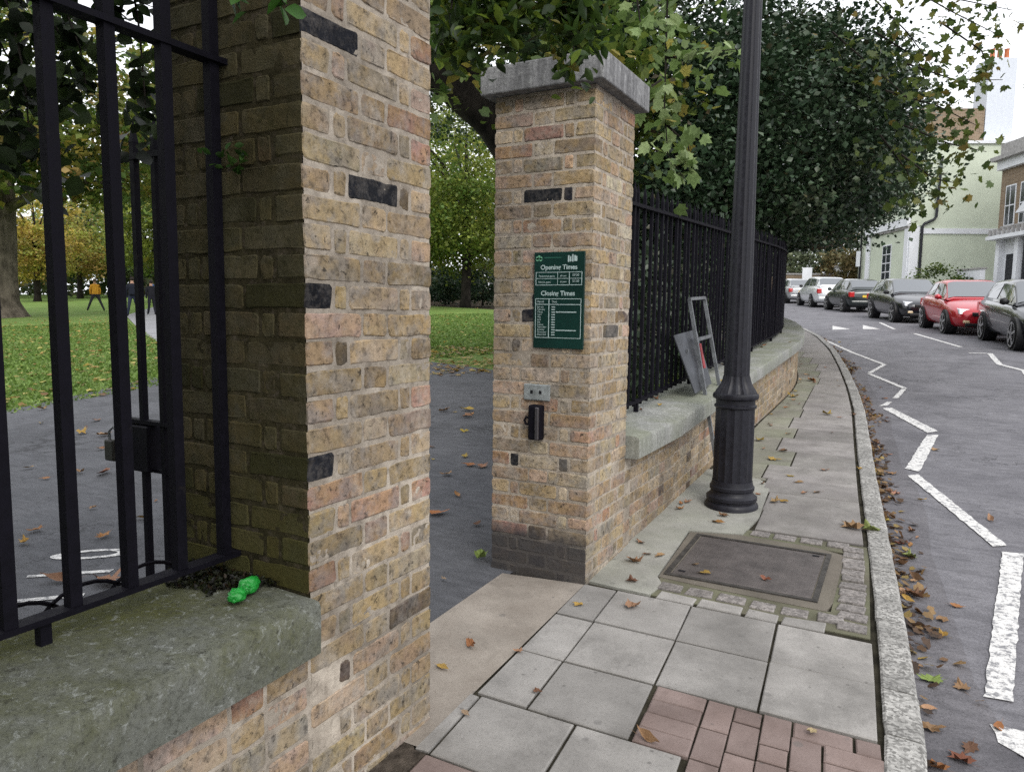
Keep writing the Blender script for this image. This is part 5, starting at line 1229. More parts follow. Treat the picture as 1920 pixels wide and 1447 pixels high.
for (x, y, s, cn, lab) in [(1.42,3.38,0.160,'green','large green leaf in the gutter against the kerb'),
 (1.45,3.04,0.110,'brown','brown curled leaf in the gutter below the large green leaf'),
 (1.45,2.79,0.130,'brown','brown leaf in the gutter clump'),
 (1.41,2.74,0.120,'yellow','bright yellow leaf against the kerb'),
 (1.63,2.76,0.090,'orange','orange yellow leaf alone on the asphalt beside the white line'),
 (1.56,2.55,0.080,'tan','tan leaf on the asphalt left of the white line'),
 (1.50,1.92,0.130,'green','olive leaf folded on the asphalt by the kerb'),
 (1.61,1.92,0.090,'tan','tan leaf by the foot of the white line'),
 (1.49,1.67,0.080,'peach','peach leaf in the gutter near the bottom of the picture'),
 (1.50,1.52,0.110,'tan','tan star shaped leaf in the gutter near the bottom'),
 (1.50,1.27,0.110,'orange','bright orange leaf at the bottom edge by the kerb'),
 (1.71,1.65,0.100,'orange','orange leaf on the broken white line at the bottom right'),
 (1.56,2.38,0.060,'yellow','small yellow leaf on the asphalt'),
 (1.48,2.11,0.070,'yellow','small yellow leaf by the kerb'),
 (1.89,4.36,0.140,'peach','peach leaf on the asphalt beside the zigzag line'),
 (1.37,3.60,0.100,'red','reddish leaf in the gutter above the green leaf'),
 (1.61,1.45,0.100,'brown','brown leaf on the asphalt at the bottom'),
 (1.58,1.36,0.100,'red','reddish brown leaf at the bottom edge'),
 (1.62,6.46,0.140,'peach','peach leaf across the zigzag line')]:
    drop(x, y, gz(y)-ROAD_DROP+.006, s, cn, lab, 'fallen leaves')
rl = random.Random(44)
gcl = [(2.2+17*rl.random(), .03+.16*rl.random()**2) for q in range(34)]
for i in range(110):
    gc = rl.choice(gcl); y = max(1.5, gc[0]+rl.gauss(0,.16)) if i % 4 else 1.7+17*rl.random(); off = max(.02, gc[1]+rl.gauss(0,.05)) if i % 4 else abs(rl.gauss(0,.16))+.02; cn = rl.choice(['tan','tan','brown','brown','yellow','peach','orange'])
    drop(kout(y)+off, y, gz(y)-ROAD_DROP+.008, rl.uniform(.05,.12), cn, DN[cn]+' dry leaf among many in the gutter beside the kerb', 'leaves in the gutter')
gl = []
for i in range(900):
    gc = rl.choice(gcl) if i % 3 else (1.2+20*rl.random(), .05); y = max(1.0, gc[0]+rl.gauss(0,.25)); gl.append((kout(y)+max(.015, gc[1]*.7+rl.gauss(0,.05)), y, gz(y)-ROAD_DROP+.012+rl.random()*.012))
gq = np.random.default_rng(8); o = cloud('gutter_litter', np.array(gl), gq.uniform(.025,.065,len(gl)), T_MAP, palette(len(gl), [(.16,.09,.045),(.30,.19,.085),(.09,.055,.035),(.36,.26,.09)], [3,2,3,1], .3, gq), M_LEAF, None, 1.2, gq); tag(o, 'fine brown leaf litter drifted along the gutter', 'leaf litter', kind='stuff')
for i in range(36):
    y = rl.uniform(3.4, 14); x = wall_x(y)+abs(rl.gauss(0,.10))+.04 if rl.random() < .6 else rl.uniform(wall_x(y)+.1, kin(y)-.1); cn = rl.choice(['tan','orange','brown','yellow','peach'])
    drop(x, y, gz(y)+.008, rl.uniform(.05,.11), cn, DN[cn]+' small dry leaf among several up the pavement beside the wall', 'leaves up the pavement')
for i in range(40):
    x, y = rl.uniform(-9,-1.5), rl.uniform(.3,8.4); cn = rl.choice(['tan','orange','brown','yellow','pale'])
    if y < 8+(x+5) or x > -5: drop(x, y, gz(y)-.002, rl.uniform(.05,.11), cn, DN[cn]+' dry leaf among many on the tarmac inside the gate', 'leaves on the tarmac')
for i in range(14):
    y = rl.uniform(3,9); drop(wall_x(y)+rl.uniform(-.38,.05), y, cop_top(y)+.016, rl.uniform(.05,.1), rl.choice(['tan','yellow','orange']), 'small dry leaf lying on the pale coping below the far railing', 'leaves on the coping')

# ================================================================== parked cars
def car_paint(name, col, rough=.25):
    k = NM(name); k.fin(col, rough, None, .5, .25); k.b.inputs['Coat Weight'].default_value = .8; k.b.inputs['Coat Roughness'].default_value = .06; return k.m
M_GLASS = NM('car_glass').fin((.05,.06,.07), .04, None, 1.0); M_GLASS.node_tree.nodes['Principled BSDF'].inputs['IOR'].default_value = 1.9; M_TYRE = mat_plain('tyre_rubber', (.012,.012,.012), .85, .2); M_RIM = mat_plain('alloy_rim', (.42,.42,.43), .35, .5, .8, .15)
M_TRIM = mat_plain('black_trim', (.012,.012,.013), .5, .4); M_HEAD = NM('headlamp_glass').fin((.62,.64,.66), .12, None, .8); M_TAIL = NM('tail_lamp_red').fin((.45,.012,.015), .2, None, .6)
M_WPLATE = mat_plain('white_plate', (.72,.72,.70), .4, .4, 0, .05); M_YPLATE = mat_plain('yellow_plate', (.72,.50,.05), .4, .4, 0, .05); M_FOG = NM('fog_lamp').fin((.7,.55,.35), .2, None, .6)
def build_car(label, fw_, rw_, paint, side_in, kind='hatch', rear_plate=False, group='cars parked along the far kerb'):
    F, Rr = Vector((*fw_, 0)), Vector((*rw_, 0)); d = (F-Rr).normalized(); mid = (F+Rr)/2; inn = Vector((-d.y, d.x, 0))*side_in
    c = mid+inn*.80; zg = gz(c.y)-ROAD_DROP; ang = math.atan2(d.y, d.x); slope = math.atan(.05*d.y)
    L = {'hatch':4.05,'estate':4.55,'suv':4.5}[kind]; H = {'hatch':1.47,'estate':1.50,'suv':1.58}[kind]; wb = {'hatch':2.5,'estate':2.7,'suv':2.65}[kind]
    root = empty('parked_car', (c.x, c.y, zg), label, 'car', group); root.rotation_euler = Matrix.Rotation(ang, 3, 'Z').to_euler()
    root.rotation_euler = (Matrix.Rotation(ang, 3, 'Z') @ Matrix.Rotation(-slope, 3, 'Y')).to_euler()
    h = H/1.47; fo = .82; ro = L-wb-fo       # overhangs
    X = lambda t: (wb/2+fo) - t      # t from the nose backwards; wheels at +-wb/2
    st = [(0,.32,.50,.56,.56),(.05,.24,.60,.65,.68),(.22,.20,.66,.74,.77),(.55,.19,.72,.84,.84),(1.0,.19,.82,.93,.87),(1.3,.19,.87,.97,.875),(L*.5,.19,.90,.99,.885),(L*.72,.19,.93,1.01,.88),(L*.9,.20,.94,1.01,.86),(L-.10,.26,.90,.98,.80),(L-.02,.32,.80,.88,.74),(L,.38,.62,.74,.70)]
    v = []; f = []; m = 12
    for (t, zb, zs, zt, w_) in st:
        zb, zs, zt = zb*h, zs*h, zt*h; w_ *= 1.0
        half = [(0,zb),(w_*.82,zb),(w_*.95,zb+.07),(w_,(zb+zs)/2+.03),(w_*.985,zs),(w_*.88,zt-.015)]
        ring = [(X(t), y, z) for y, z in half]+[(X(t), 0, zt+.02)]+[(X(t), -y, z) for y, z in half[:0:-1]]
        v += ring
    m = len(v)//len(st)
    for i in range(len(st)-1):
        for k in range(m): f.append((i*m+k, (i+1)*m+k, (i+1)*m+(k+1)%m, i*m+(k+1)%m))
    f += [tuple(range(m)), tuple((len(st)-1)*m+k for k in range(m-1,-1,-1))]
    o = obj('body', v, f, paint, root); smooth_angle(o, 38); sb = o.modifiers.new('ss', 'SUBSURF'); sb.levels = 1; sb.render_levels = 1; o.modifiers.move(1, 0)
    # greenhouse
    rs = {'hatch':(1.05,1.85,2.5,L-.75,L-.16),'estate':(1.15,1.95,2.7,L-.70,L-.14),'suv':(1.1,1.85,2.6,L-.72,L-.16)}[kind]
    gs = [(rs[0],.945*h,.955*h,.78,.76),(rs[1],.97*h,H-.035,.80,.615),(rs[2],.98*h,H,.80,.625),(rs[3],.99*h,H-.05,.78,.59),(rs[4],1.0*h,1.02*h,.70,.66)]
    v = []; f = []
    for (t, zb, zt, wb_, wt) in gs: v += [(X(t), -wb_, zb-.03), (X(t), -wt, zt-.05), (X(t), -wt*.82, zt), (X(t), wt*.82, zt), (X(t), wt, zt-.05), (X(t), wb_, zb-.03)]
    for i in range(4):
        for k in range(5): f.append((i*6+k+1, i*6+k, (i+1)*6+k, (i+1)*6+k+1))
    f += [(0,1,2,3,4,5), tuple(24+k for k in (5,4,3,2,1,0))]
    o = obj('roof', v, f, paint, root); smooth_angle(o, 30)
    def hp(s, k):                 # a point on the greenhouse, s along the stations, k round the section
        i_ = min(int(s), 3); fs = s-i_; k_ = min(int(k), 4); fk = k-k_; q = lambda a_, b_: Vector(v[a_*6+b_])
        return q(i_,k_).lerp(q(i_,k_+1), fk).lerp(q(i_+1,k_).lerp(q(i_+1,k_+1), fk), fs)
    def pane(name, s0, s1, k0, k1, skew=0.0):
        ns, nk = 6, 6; out_ = []
        for a_ in range(ns+1):
            for b_ in range(nk+1):
                kk = k0+(k1-k0)*b_/nk; s = s0+(s1-s0)*a_/ns
                p = hp(s, kk); n = (hp(min(s+.02,3.999), kk)-hp(max(s-.02,0), kk)).cross(hp(s, min(kk+.02,4.999))-hp(s, max(kk-.02,0))).normalized()
                cen = Vector((p.x, 0, .8)); n = n if n.dot(p-cen) > 0 else -n
                out_.append(p+n*.012)
        fc = [(a_*(nk+1)+b_, (a_+1)*(nk+1)+b_, (a_+1)*(nk+1)+b_+1, a_*(nk+1)+b_+1) for a_ in range(ns) for b_ in range(nk)]
        o = obj(name, out_, fc, M_GLASS, root, True); return o
    pane('windscreen', .10, .95, 1.12, 3.88); pane('rear_window', 3.10, 3.80, 1.12, 3.88)
    for sd_, ka, kb_ in ((-1,.14,.90),(1,4.10,4.86)):
        pane('side_window', .50, 1.92, ka, kb_); pane('side_window', 2.04, 3.15, ka, kb_)
        o = MB().tube([(X(rs[0]+.38), sd_*.83, .98*h), (X(rs[0]+.36), sd_*.92, 1.0*h), (X(rs[0]+.37), sd_*1.0, 1.0*h)], [.04,.085,.055], 8).build('door_mirror', paint if kind == 'hatch' else M_TRIM, root, True)
        MB().box(X(rs[2]-.02)-.10, X(rs[2]-.02)+.06, sd_*.885-.006, sd_*.885+.006, .80*h, .825*h).build('door_handle', paint, root)
        for wx in (wb/2, -wb/2):
            wr = .315*(1.06 if kind != 'hatch' else 1.0)
            arch = MB().tube([(wx, sd_*.60, wr), (wx, sd_*.884, wr)], [wr+.04]*2, 24).build('wheel_arch', M_TRIM, root); smooth_angle(arch, 35)
            tyre = MB().tube([(wx, sd_*.66, wr), (wx, sd_*.69, wr), (wx, sd_*.87, wr), (wx, sd_*.902, wr)], [wr-.03, wr, wr, wr-.035], 22).build('wheel', M_TYRE, root, False); smooth_angle(tyre, 35)
            rim = MB()
            for q in range(5):
                an = 2*PI*q/5+.3; rim.bar((wx, sd_*.908, wr), (wx+math.cos(an)*(wr-.075), sd_*.908, wr+math.sin(an)*(wr-.075)), .055, .012, (0,1,0))
            rim.tube([(wx, sd_*.900, wr), (wx, sd_*.912, wr)], .055, 10)
            n_ = 22
            vv = [(wx+math.cos(2*PI*k/n_)*rr_, sd_*yy_, wr+math.sin(2*PI*k/n_)*rr_) for rr_, yy_ in ((wr-.06,.908),(wr-.095,.904)) for k in range(n_)]
            rim.add(vv, [(k,(k+1)%n_,n_+(k+1)%n_,n_+k) for k in range(n_)])
            ro_ = rim.build('rim', M_RIM, tyre)
        # lamps
        bevel(MB().hexa([(X(.42),sd_*.58-.14,.60*h),(X(.035),sd_*.56-.14,.57*h),(X(.10),sd_*.56+.14,.57*h),(X(.50),sd_*.58+.19,.61*h)][::1], [(X(.46),sd_*.58-.13,.735*h),(X(.10),sd_*.56-.13,.70*h),(X(.16),sd_*.56+.13,.70*h),(X(.52),sd_*.58+.18,.735*h)]).build('headlamp', M_HEAD, root), .015, 2)
        bevel(MB().box(X(L+.005), X(L-.22), sd_*.70-.10, sd_*.70+.10, .68*h, .90*h).build('tail_lamp', M_TAIL, root), .02, 2)
        bevel(MB().box(X(.14), X(.01), sd_*.52-.08, sd_*.52+.08, .33*h, .41*h).build('fog_lamp', M_FOG, root), .02, 2)
    bevel(MB().box(X(.12), X(-.022), -.40, .40, .52*h, .62*h).build('grille', M_TRIM, root), .02, 2)
    bevel(MB().box(X(.10), X(-.018), -.55, .55, .24*h, .33*h).build('air_intake', M_TRIM, root), .02, 2)
    MB().box(X(.02), X(-.035), -.26, .26, .40*h, .50*h).build('number_plate', M_WPLATE, root)
    MB().box(X(L+.012), X(L-.03), -.26, .26, .66*h, .76*h).build('number_plate', M_YPLATE, root)
    bevel(MB().box(X(L+.02), X(L-.12), -.72, .72, .36*h, .52*h).build('rear_bumper', paint, root), .04, 2)
    return root
P_GREY = car_paint('dark_grey_paint', (.016,.018,.023)); P_RED = car_paint('red_paint', (.42,.012,.022)); P_BLK = car_paint('black_paint', (.010,.012,.016)); P_GRN = car_paint('dark_green_grey_paint', (.018,.026,.026)); P_WHT = car_paint('white_paint', (.70,.72,.74)); P_SIL = car_paint('silver_paint', (.35,.36,.37))
build_car('dark grey car cut off by the right edge of the picture', (3.32,17.68), (2.96,20.2), P_GREY, 1, 'estate')
build_car('bright red hatchback parked facing down the hill', (2.18,22.27), (1.68,24.7), P_RED, 1, 'hatch')
build_car('black estate car with pale reflecting windscreen behind the red hatchback', (.77,27.48), (.0,30.0), P_BLK, 1, 'estate')
build_car('dark hatchback showing red tail lamp and yellow number plate', (-2.30,37.2), (-1.41,34.89), P_GRN, -1, 'hatch')
build_car('white car parked beyond the dark hatchback', (-4.30,42.7), (-3.33,40.08), P_WHT, -1, 'suv')
build_car('silver car farthest up the row, half hidden by the railing', (-6.5,48.2), (-5.45,45.7), P_SIL, -1, 'hatch')

# ================================================================== houses beyond the road
def render_mat(name, c): return mat_plain(name, c, .85, .2, 0, .07, 1.2, .05)
M_PALEGREEN = render_mat('pale_green_render', (.56,.61,.49)); M_WHITE = render_mat('white_stucco', (.74,.755,.78)); M_HBRICK = None
def hbrick():
    k = NM('house_brick'); P = k.coord('Object'); t = k.n('ShaderNodeTexBrick'); t.inputs['Scale'].default_value = 1.0; t.inputs['Brick Width'].default_value = .225; t.inputs['Row Height'].default_value = .075; t.inputs['Mortar Size'].default_value = .008
    mp = k.n('ShaderNodeMapping'); mp.inputs['Rotation'].default_value = (PI/2,0,0); k.l(P, mp.inputs[0]); k.l(mp.outputs[0], t.inputs['Vector'])
    t.inputs['Color1'].default_value = (.17,.12,.08,1); t.inputs['Color2'].default_value = (.25,.18,.12,1); t.inputs['Mortar'].default_value = (.3,.26,.2,1)
    return k.fin(t.outputs['Color'], .9, None, .2)
M_HBRICK = hbrick(); M_PANE = NM('window_glass').fin((.03,.035,.045), .08, None, .8); M_PIPE = mat_plain('black_drainpipe', (.012,.013,.018), .5, .4); M_POT = mat_plain('terracotta', (.45,.15,.07), .8, .2); M_SLATE = mat_plain('slate', (.06,.062,.07), .7, .3); M_STONE = mat_plain('grey_cornice', (.34,.33,.32), .85, .2)
class Frame:                      # plan frame: u along a wall, w outwards from it
    def __init__(s, o, du, nrm): s.o = Vector((o[0], o[1], 0)); s.u = Vector((du[0], du[1], 0)).normalized(); s.w = Vector((nrm[0], nrm[1], 0)).normalized()
    def p(s, u, w_, z): q = s.o+s.u*u+s.w*w_; return (q.x, q.y, z)
    def box(s, mb, u0, u1, w0, w1, z0, z1):
        return mb.hexa([s.p(u0,w0,z0),s.p(u1,w0,z0),s.p(u1,w1,z0),s.p(u0,w1,z0)], [s.p(u0,w0,z1),s.p(u1,w0,z1),s.p(u1,w1,z1),s.p(u0,w1,z1)])
def part(fr, name, mat, parent, *b):
    mb = MB(); fr.box(mb, *b); o = obj(name, mb.v, mb.f, mat); bm = bmesh.new(); bm.from_mesh(o.data); bmesh.ops.recalc_face_normals(bm, faces=bm.faces); bm.to_mesh(o.data); bm.free()
    o.parent = parent; o.matrix_parent_inverse = parent.matrix_basis.inverted(); return o
def window(fr, parent, u0, u1, z0, z1, wf, bars=(1,3), frm=None):
    f_ = part(fr, 'window', frm or M_WHITE, parent, u0-.06, u1+.06, wf-.02, wf+.03, z0-.06, z1+.06)
    p_ = part(fr, 'pane', M_PANE, f_, u0, u1, wf+.031, wf+.034, z0, z1)
    for i in range(1, bars[1]+1):
        z = z0+(z1-z0)*i/(bars[1]+1); part(fr, 'glazing_bar', frm or M_WHITE, f_, u0, u1, wf+.035, wf+.055, z-.025, z+.025)
    for i in range(1, bars[0]+1):
        u = u0+(u1-u0)*i/(bars[0]+1); part(fr, 'glazing_bar', frm or M_WHITE, f_, u-.02, u+.02, wf+.036, wf+.052, z0, z1)
    part(fr, 'sill', M_STONE, f_, u0-.12, u1+.12, wf, wf+.16, z0-.14, z0-.061); return f_
# pale green house: corner at K, side wall running right along s, road front running left along r
Kc = (.93, 46.75); sdir = (.905,.425); rdir = (-.43,.903)
sideF = Frame(Kc, sdir, (.425,-.905)); roadF = Frame(Kc, rdir, (-.903,-.43)); zg = gz(46.7)-.15
GH = empty('house', (Kc[0], Kc[1], zg), 'pale green rendered house with white corner pilaster and black drainpipe', 'house')
def rs(*a): return part(sideF, *a)
bpy.context.view_layer.update()
def gh(fr, name, mat, *b): return part(fr, name, mat, GH, *b)
gh(sideF, 'wall', M_PALEGREEN, .02, 9.0, -7, -.0, zg, 10.55)
gh(roadF, 'wall', M_PALEGREEN, .01, 5.6, -4.5, -.01, zg, 6.0)
gh(sideF, 'band_course', M_WHITE, .55, 8.9, 0, .07, 5.55, 5.85); gh(sideF, 'parapet_coping', M_WHITE, 0, 9.0, -7, .12, 10.551, 10.70)
gh(roadF, 'cornice', M_WHITE, 0, 5.7, -4.5, .18, 6.001, 6.45); gh(roadF, 'cornice_shadow_moulding', M_STONE, 0, 5.65, 0, .10, 5.86, 5.999)
gh(sideF, 'pilaster', M_WHITE, -.02, .50, 0, .09, zg, 5.99); gh(roadF, 'pilaster', M_WHITE, .0, .45, .0, .09, zg, 5.85); gh(roadF, 'pilaster', M_WHITE, 5.1, 5.62, 0, .09, zg, 5.85)
window(roadF, GH, 2.2, 3.25, 3.0, 5.1, 0, (1,3)); gh(roadF, 'plinth_band', M_STONE, 2.0, 3.5, 0, .05, 2.62, 2.72)
pp = [sideF.p(.62,.12,zg), sideF.p(.62,.12,5.95), sideF.p(.72,.12,6.1), sideF.p(1.25,.12,6.35), sideF.p(1.35,.12,6.5), sideF.p(1.45,.12,9.8)]
o = MB().tube([(p[0]-Kc[0], p[1]-Kc[1], p[2]-zg) for p in pp], .075, 8).build('drainpipe', M_PIPE, GH)
gh(sideF, 'brick_parapet', M_HBRICK, .6, 4.3, -3, -1.2, 10.7, 12.8)
ch = gh(sideF, 'chimney_stack', mat_plain('chimney_render', (.60,.63,.68), .85, .2, 0, .05), 4.35, 5.9, -2.6, -1.2, 9.5, 15.6)
for i in range(3):
    p = sideF.p(4.75+.4*i, -1.7, 0); o = MB().tube([(0,0,0),(0,0,.15),(0,0,.55),(0,0,.62)], [.16,.13,.12,.15], 10).build('chimney_pot', M_POT, GH); o.location = (p[0]-Kc[0], p[1]-Kc[1], 15.6-zg)
# brick terraced house nearer on the right
A = (4.95, 44.2); hF = Frame(A, (.42,-.905), (-.905,-.42)); zg2 = gz(44)-.15
BH_ = empty('house', (A[0], A[1], zg2), 'brown brick terraced house with arched windows and white porch at the right edge', 'house')
bpy.context.view_layer.update()
def bh(name, mat, *b): return part(hF, name, mat, BH_, *b)
bh('wall', M_HBRICK, 0, 14, -8, 0, 4.9, 8.3); bh('ground_floor', M_WHITE, 0, 14, -8, .02, zg2, 4.898)
bh('cornice', M_WHITE, -.05, 14, -8, .25, 8.301, 8.75); bh('cornice', M_STONE, -.2, 14, -8, .55, 8.751, 8.95); bh('parapet', M_STONE, 0, 14, -8, .15, 8.951, 9.6)
bh('attic', M_WHITE, 1.2, 14, -8, -1.2, 9.601, 12.2); bh('attic_cornice', M_STONE, 1.0, 14, -8.1, -1.0, 12.201, 12.5); bh('roof', M_SLATE, 1.4, 14, -8, -1.6, 12.501, 13.6)
bh('first_floor_band', M_WHITE, -.05, 14, 0, .22, 4.9, 5.2); bh('balcony', M_WHITE, .3, 3.4, .2, .75, 4.75, 4.93)
for i in range(8): bh('baluster', M_STONE, .4+i*.38, .52+i*.38, .55, .68, 4.931, 5.25)
for u in (.55, 1.75, 3.1, 4.4, 6.2, 7.6):
    w_ = window(hF, BH_, u, u+.72, 5.5, 7.4, 0, (1,1), M_WHITE)
    c = Vector(hF.p(u+.36, .034, 7.40)); n_ = 12
    vv = [hF.p(u+.36+.36*math.cos(PI*k/n_), .040, 7.40+.40*math.sin(PI*k/n_)) for k in range(n_+1)]+[hF.p(u+.36+.36*math.cos(PI*k/n_), .0, 7.40+.40*math.sin(PI*k/n_)) for k in range(n_+1)]
    o = obj('arch_pane', vv, [tuple(range(n_+1))]+[(k, n_+1+k, n_+2+k, k+1) for k in range(n_)], M_PANE); o.parent = w_; o.matrix_parent_inverse = (BH_.matrix_basis).inverted()
d_ = bh('door', M_PIPE, 1.0, 1.75, .02, .06, zg2+.15, zg2+2.6); bh('pilaster', M_WHITE, .45, .75, .02, .30, zg2, 4.85); bh('pilaster', M_WHITE, 2.0, 2.3, .02, .30, zg2, 4.85); bh('door', M_PIPE, 3.2, 3.75, .02, .06, zg2+.15, zg2+2.6)
bh('drainpipe', M_PIPE, 2.55, 2.72, .02, .2, zg2, 8.2)
mbp = MB(); mbp.add([hF.p(2.2,.1,5.9),hF.p(4.0,.1,5.9),hF.p(3.1,.1,6.6),hF.p(2.2,.5,5.9),hF.p(4.0,.5,5.9),hF.p(3.1,.5,6.6)], [(0,2,1),(3,4,5),(0,3,5,2),(1,2,5,4),(0,1,4,3)]); o = mbp.build('pediment', M_WHITE, BH_); o.matrix_parent_inverse = BH_.matrix_basis.inverted()
# garden wall and gate in front of the pale house
GWf = Frame((3.35,42.9), (.5,-.866), (-.866,-.5)); zz = gz(41)
GW = empty('garden_wall', (3.35,42.9,zz), 'white rendered garden wall beside the bush in front of the houses', 'wall'); bpy.context.view_layer.update()
part(GWf, 'wall_face', M_WHITE, GW, -.2, 1.6, -.25, 0, zz-.4, 3.2); part(GWf, 'wall_coping', M_STONE, GW, -.25, 1.65, -.3, .05, 3.201, 3.28)
tree('garden_bush', 'rounded green garden bush in front of the pale green house', (2.35,42.2,gz(42)), [(0,0,-.1,.06),(0,0,.6,.04),(0,0,1,.02)], [[(0,0,.3,.03),(.5,.2,1,.01)]], [((0,0,1.05),(1.55,1.2,.95),60,40,.2),((1.3,-.5,.8),(.9,.8,.7),24,36,.18)], .14, M_LEAF, [(.10,.16,.03),(.16,.20,.05),(.04,.07,.02)], [3,2,2], T_QUAD, M_BARK_DARK, 'bush', seed=120)
# things at the far end of the road
EW = (-9.0,57.5); ewF = Frame(EW, (.93,.36), (.36,-.93)); zz = gz(57)
W2 = empty('garden_wall', (EW[0],EW[1],zz), 'brown brick garden wall behind the white car', 'wall'); bpy.context.view_layer.update()
part(ewF, 'wall_face', M_HBRICK, W2, 0, 5.2, -.3, 0, zz-.4, 3.9); part(ewF, 'wall_coping', M_STONE, W2, -.1, 5.3, -.35, .05, 3.901, 4.02)
part(ewF, 'gate_pier', M_WHITE, W2, 5.3, 5.95, -.4, .1, zz-.4, 4.45); part(ewF, 'pier_cap', M_STONE, W2, 5.25, 6.0, -.45, .15, 4.451, 4.6)
part(ewF, 'wall_face', M_HBRICK, W2, 7.4, 11, -.3, 0, zz-.4, 3.6)
NB = empty('notice_board', (-5.005,51.378,1.944), 'white notice board standing at the end of the road', 'sign'); NB.location.z = gz(53)
MB().box(-.30,.30,-.03,.03,.9,2.0).build('panel', M_WHITE, NB); MB().box(-.28,-.22,-.02,.02,0,.9).build('post', M_STEEL, NB); MB().box(.22,.28,-.02,.02,0,.9).build('post', M_STEEL, NB)
LS = empty('street_lamp', (-1.9,52.5,gz(52.5)), 'distant dark lamp post beyond the dark hatchback', 'lamp post')
MB().tube([(0,0,-.1),(0,0,.9),(0,0,1.0),(0,0,4.6)], [.16,.14,.08,.06], 10).build('shaft', M_LAMP, LS); MB().hexa([(-.12,-.12,4.6),(.12,-.12,4.6),(.12,.12,4.6),(-.12,.12,4.6)],[(-.22,-.22,5.1),(.22,-.22,5.1),(.22,.22,5.1),(-.22,.22,5.1)]).build('lantern', M_PANE, LS)
MB().box(-.25,.0,-.14,-.10,2.1,3.1).build('parking_sign', M_WHITE, LS)
for i, (x, y, r, h, cl_) in enumerate([(-7.6,62,3.2,5.5,[(.12,.15,.09),(.16,.18,.10)]),(-2.6,60,2.6,5.2,[(.20,.15,.07),(.14,.13,.06)]),(-12.5,63,3.6,6,[(.08,.12,.05),(.12,.15,.07)]),(1.0,66,4,8,[(.06,.09,.04),(.10,.12,.05)]),(-5.2,70,5,9,[(.07,.11,.05),(.1,.13,.06)])]):
    simple_tree('garden_tree', ['grey green garden tree behind the notice board','brownish garden tree left of the pale green house','green tree at the far left end of the road','tree behind the pale green house','tall tree closing the end of the road'][i], x, y, h, r, cl_, [1,1], 140+i, .3, 60, 34, .16, .1, group='trees at the end of the road')

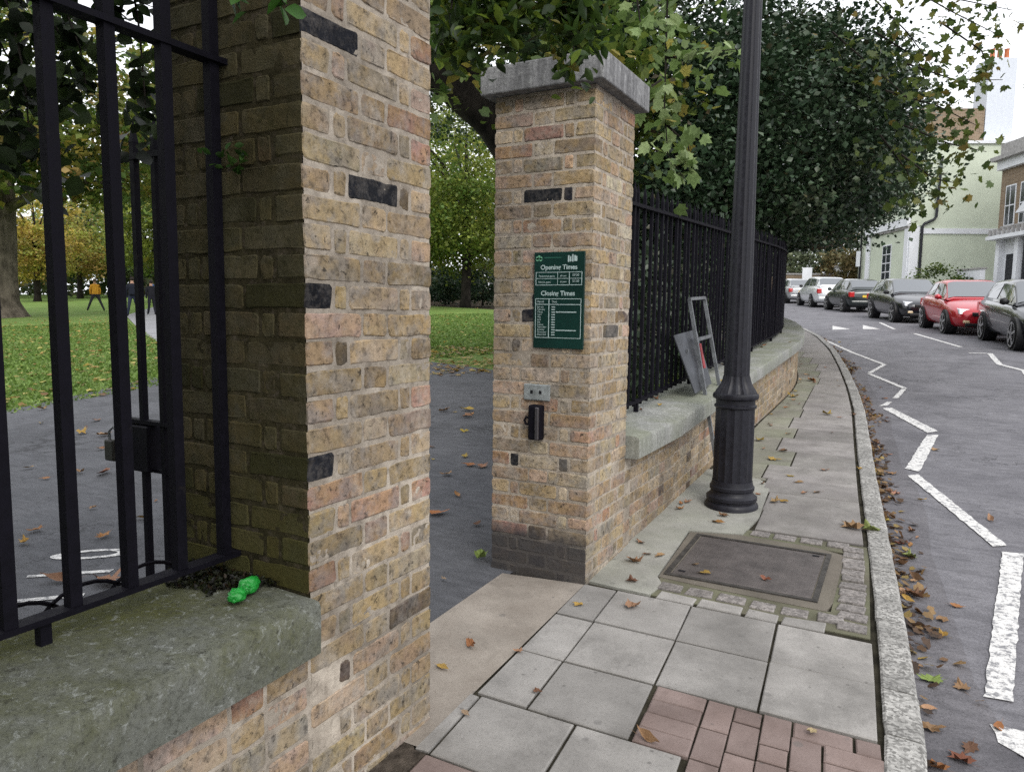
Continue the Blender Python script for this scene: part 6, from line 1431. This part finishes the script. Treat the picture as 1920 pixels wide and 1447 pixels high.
# ================================================================== people in the park
M_SKIN = mat_plain('skin', (.42,.25,.18), .6, .3, 0, .05)
def cloth(name, c): return mat_plain(name, c, .85, .2, 0, .15, 20)
def person(loc, label, top, legs_c, hair, face_dir, stance=.16, h=1.72, pack=None):
    root = empty('person', loc, label, 'person', 'people walking in the park', rz=face_dir); s = h/1.75
    V = [(0,0,.98),(0,0,1.20),(0,0,1.42),(0,.0,1.52),(0,.01,1.60)]              # pelvis, waist, chest, neck, head base
    idx = {}
    E = [(0,1),(1,2),(2,3),(3,4)]; Rr = [(.155,.12),(.15,.115),(.17,.12),(.06,.06),(.075,.085)]
    V.append((0,.01,1.72)); E.append((4,5)); Rr.append((.078,.09))
    for sd_ in (-1,1):
        n = len(V); V += [(sd_*.18,0,1.42),(sd_*.24,.02,1.16),(sd_*.22,.10,.93),(sd_*.21,.13,.85)]; E += [(2,n),(n,n+1),(n+1,n+2),(n+2,n+3)]; Rr += [(.075,.075),(.055,.055),(.045,.045),(.04,.03)]
        n = len(V); V += [(sd_*.10,0,.90),(sd_*(.10+stance*.3),.03*sd_,.50),(sd_*(.10+stance*.6),-.08*sd_,.09),(sd_*(.11+stance*.6),.10-.08*sd_,.035)]; E += [(0,n),(n,n+1),(n+1,n+2),(n+2,n+3)]; Rr += [(.10,.10),(.07,.07),(.05,.055),(.045,.035)]
    m = bpy.data.meshes.new('body'); m.from_pydata([(x*s, y*s, z*s) for x, y, z in V], E, []); o = lk(bpy.data.objects.new('body', m), root)
    sk = o.modifiers.new('skin', 'SKIN'); m.skin_vertices.new() if not m.skin_vertices else None
    for i, r in enumerate(Rr): m.skin_vertices[0].data[i].radius = (r[0]*s, r[1]*s); 
    m.skin_vertices[0].data[0].use_root = True
    ss = o.modifiers.new('ss', 'SUBSURF'); ss.levels = 1; ss.render_levels = 2; sk.use_smooth_shade = True
    k = NM('clothed_figure'); P = k.coord('Object'); z = k.sep(P, 2)
    zz_ = k.math('DIVIDE', z, 2.0*s); col = k.n('ShaderNodeValToRGB'); col.color_ramp.interpolation = 'CONSTANT'; e = col.color_ramp.elements
    stops = [(0,(.02,.02,.02)),(.045,legs_c),(.47,top),(.755,(.42,.25,.18))]
    while len(e) < 4: e.new(.5)
    for i, (p, c) in enumerate(stops): e[i].position = p; e[i].color = (*c, 1)
    k.l(zz_, col.inputs[0]); m.materials.append(k.fin(col.outputs[0], .8, None, .2))
    hd = lump('hair', (0,-.012*s,1.725*s), (.092*s,.105*s,.10*s), .12, mat_plain('hair', hair, .7, .2), root, 1.0)
    if pack: bevel(MB().box(-.16,.16,-.27,-.13,1.02,1.46).build('backpack', cloth('backpack_cloth', pack), root), .04, 2)
    return root
px_ = (-40.403,24.478,0.579); person(px_, 'person in an orange jacket and dark trousers standing legs apart on the lawn', (.62,.30,.03), (.03,.03,.035), (.10,.07,.05), math.radians(60), .5, 1.80)
px_ = (-31.387,20.711,0.391); person(px_, 'person in dark clothes with a backpack walking away along the path', (.012,.014,.022), (.02,.025,.045), (.02,.015,.012), math.radians(60), .2, 1.80, (.01,.012,.02))
px_ = (-32.025,22.146,0.462); person(px_, 'person all in black walking on the path beside the near pillar', (.010,.010,.014), (.012,.012,.018), (.02,.015,.012), math.radians(70), .1, 1.65)
px_ = (-102.920,70.180,2.864); person((px_[0]*.82,px_[1]*.82,gz(px_[1]*.82)), 'distant person in a red top far along the path', (.45,.10,.08), (.03,.03,.05), (.05,.03,.02), 1.0, .2, 1.7)
px_ = (-90.402,63.323,2.521); person((px_[0]*.8,px_[1]*.8,gz(px_[1]*.8)), 'distant person in blue far along the path', (.05,.10,.25), (.05,.06,.10), (.05,.03,.02), 1.0, .2, 1.7)
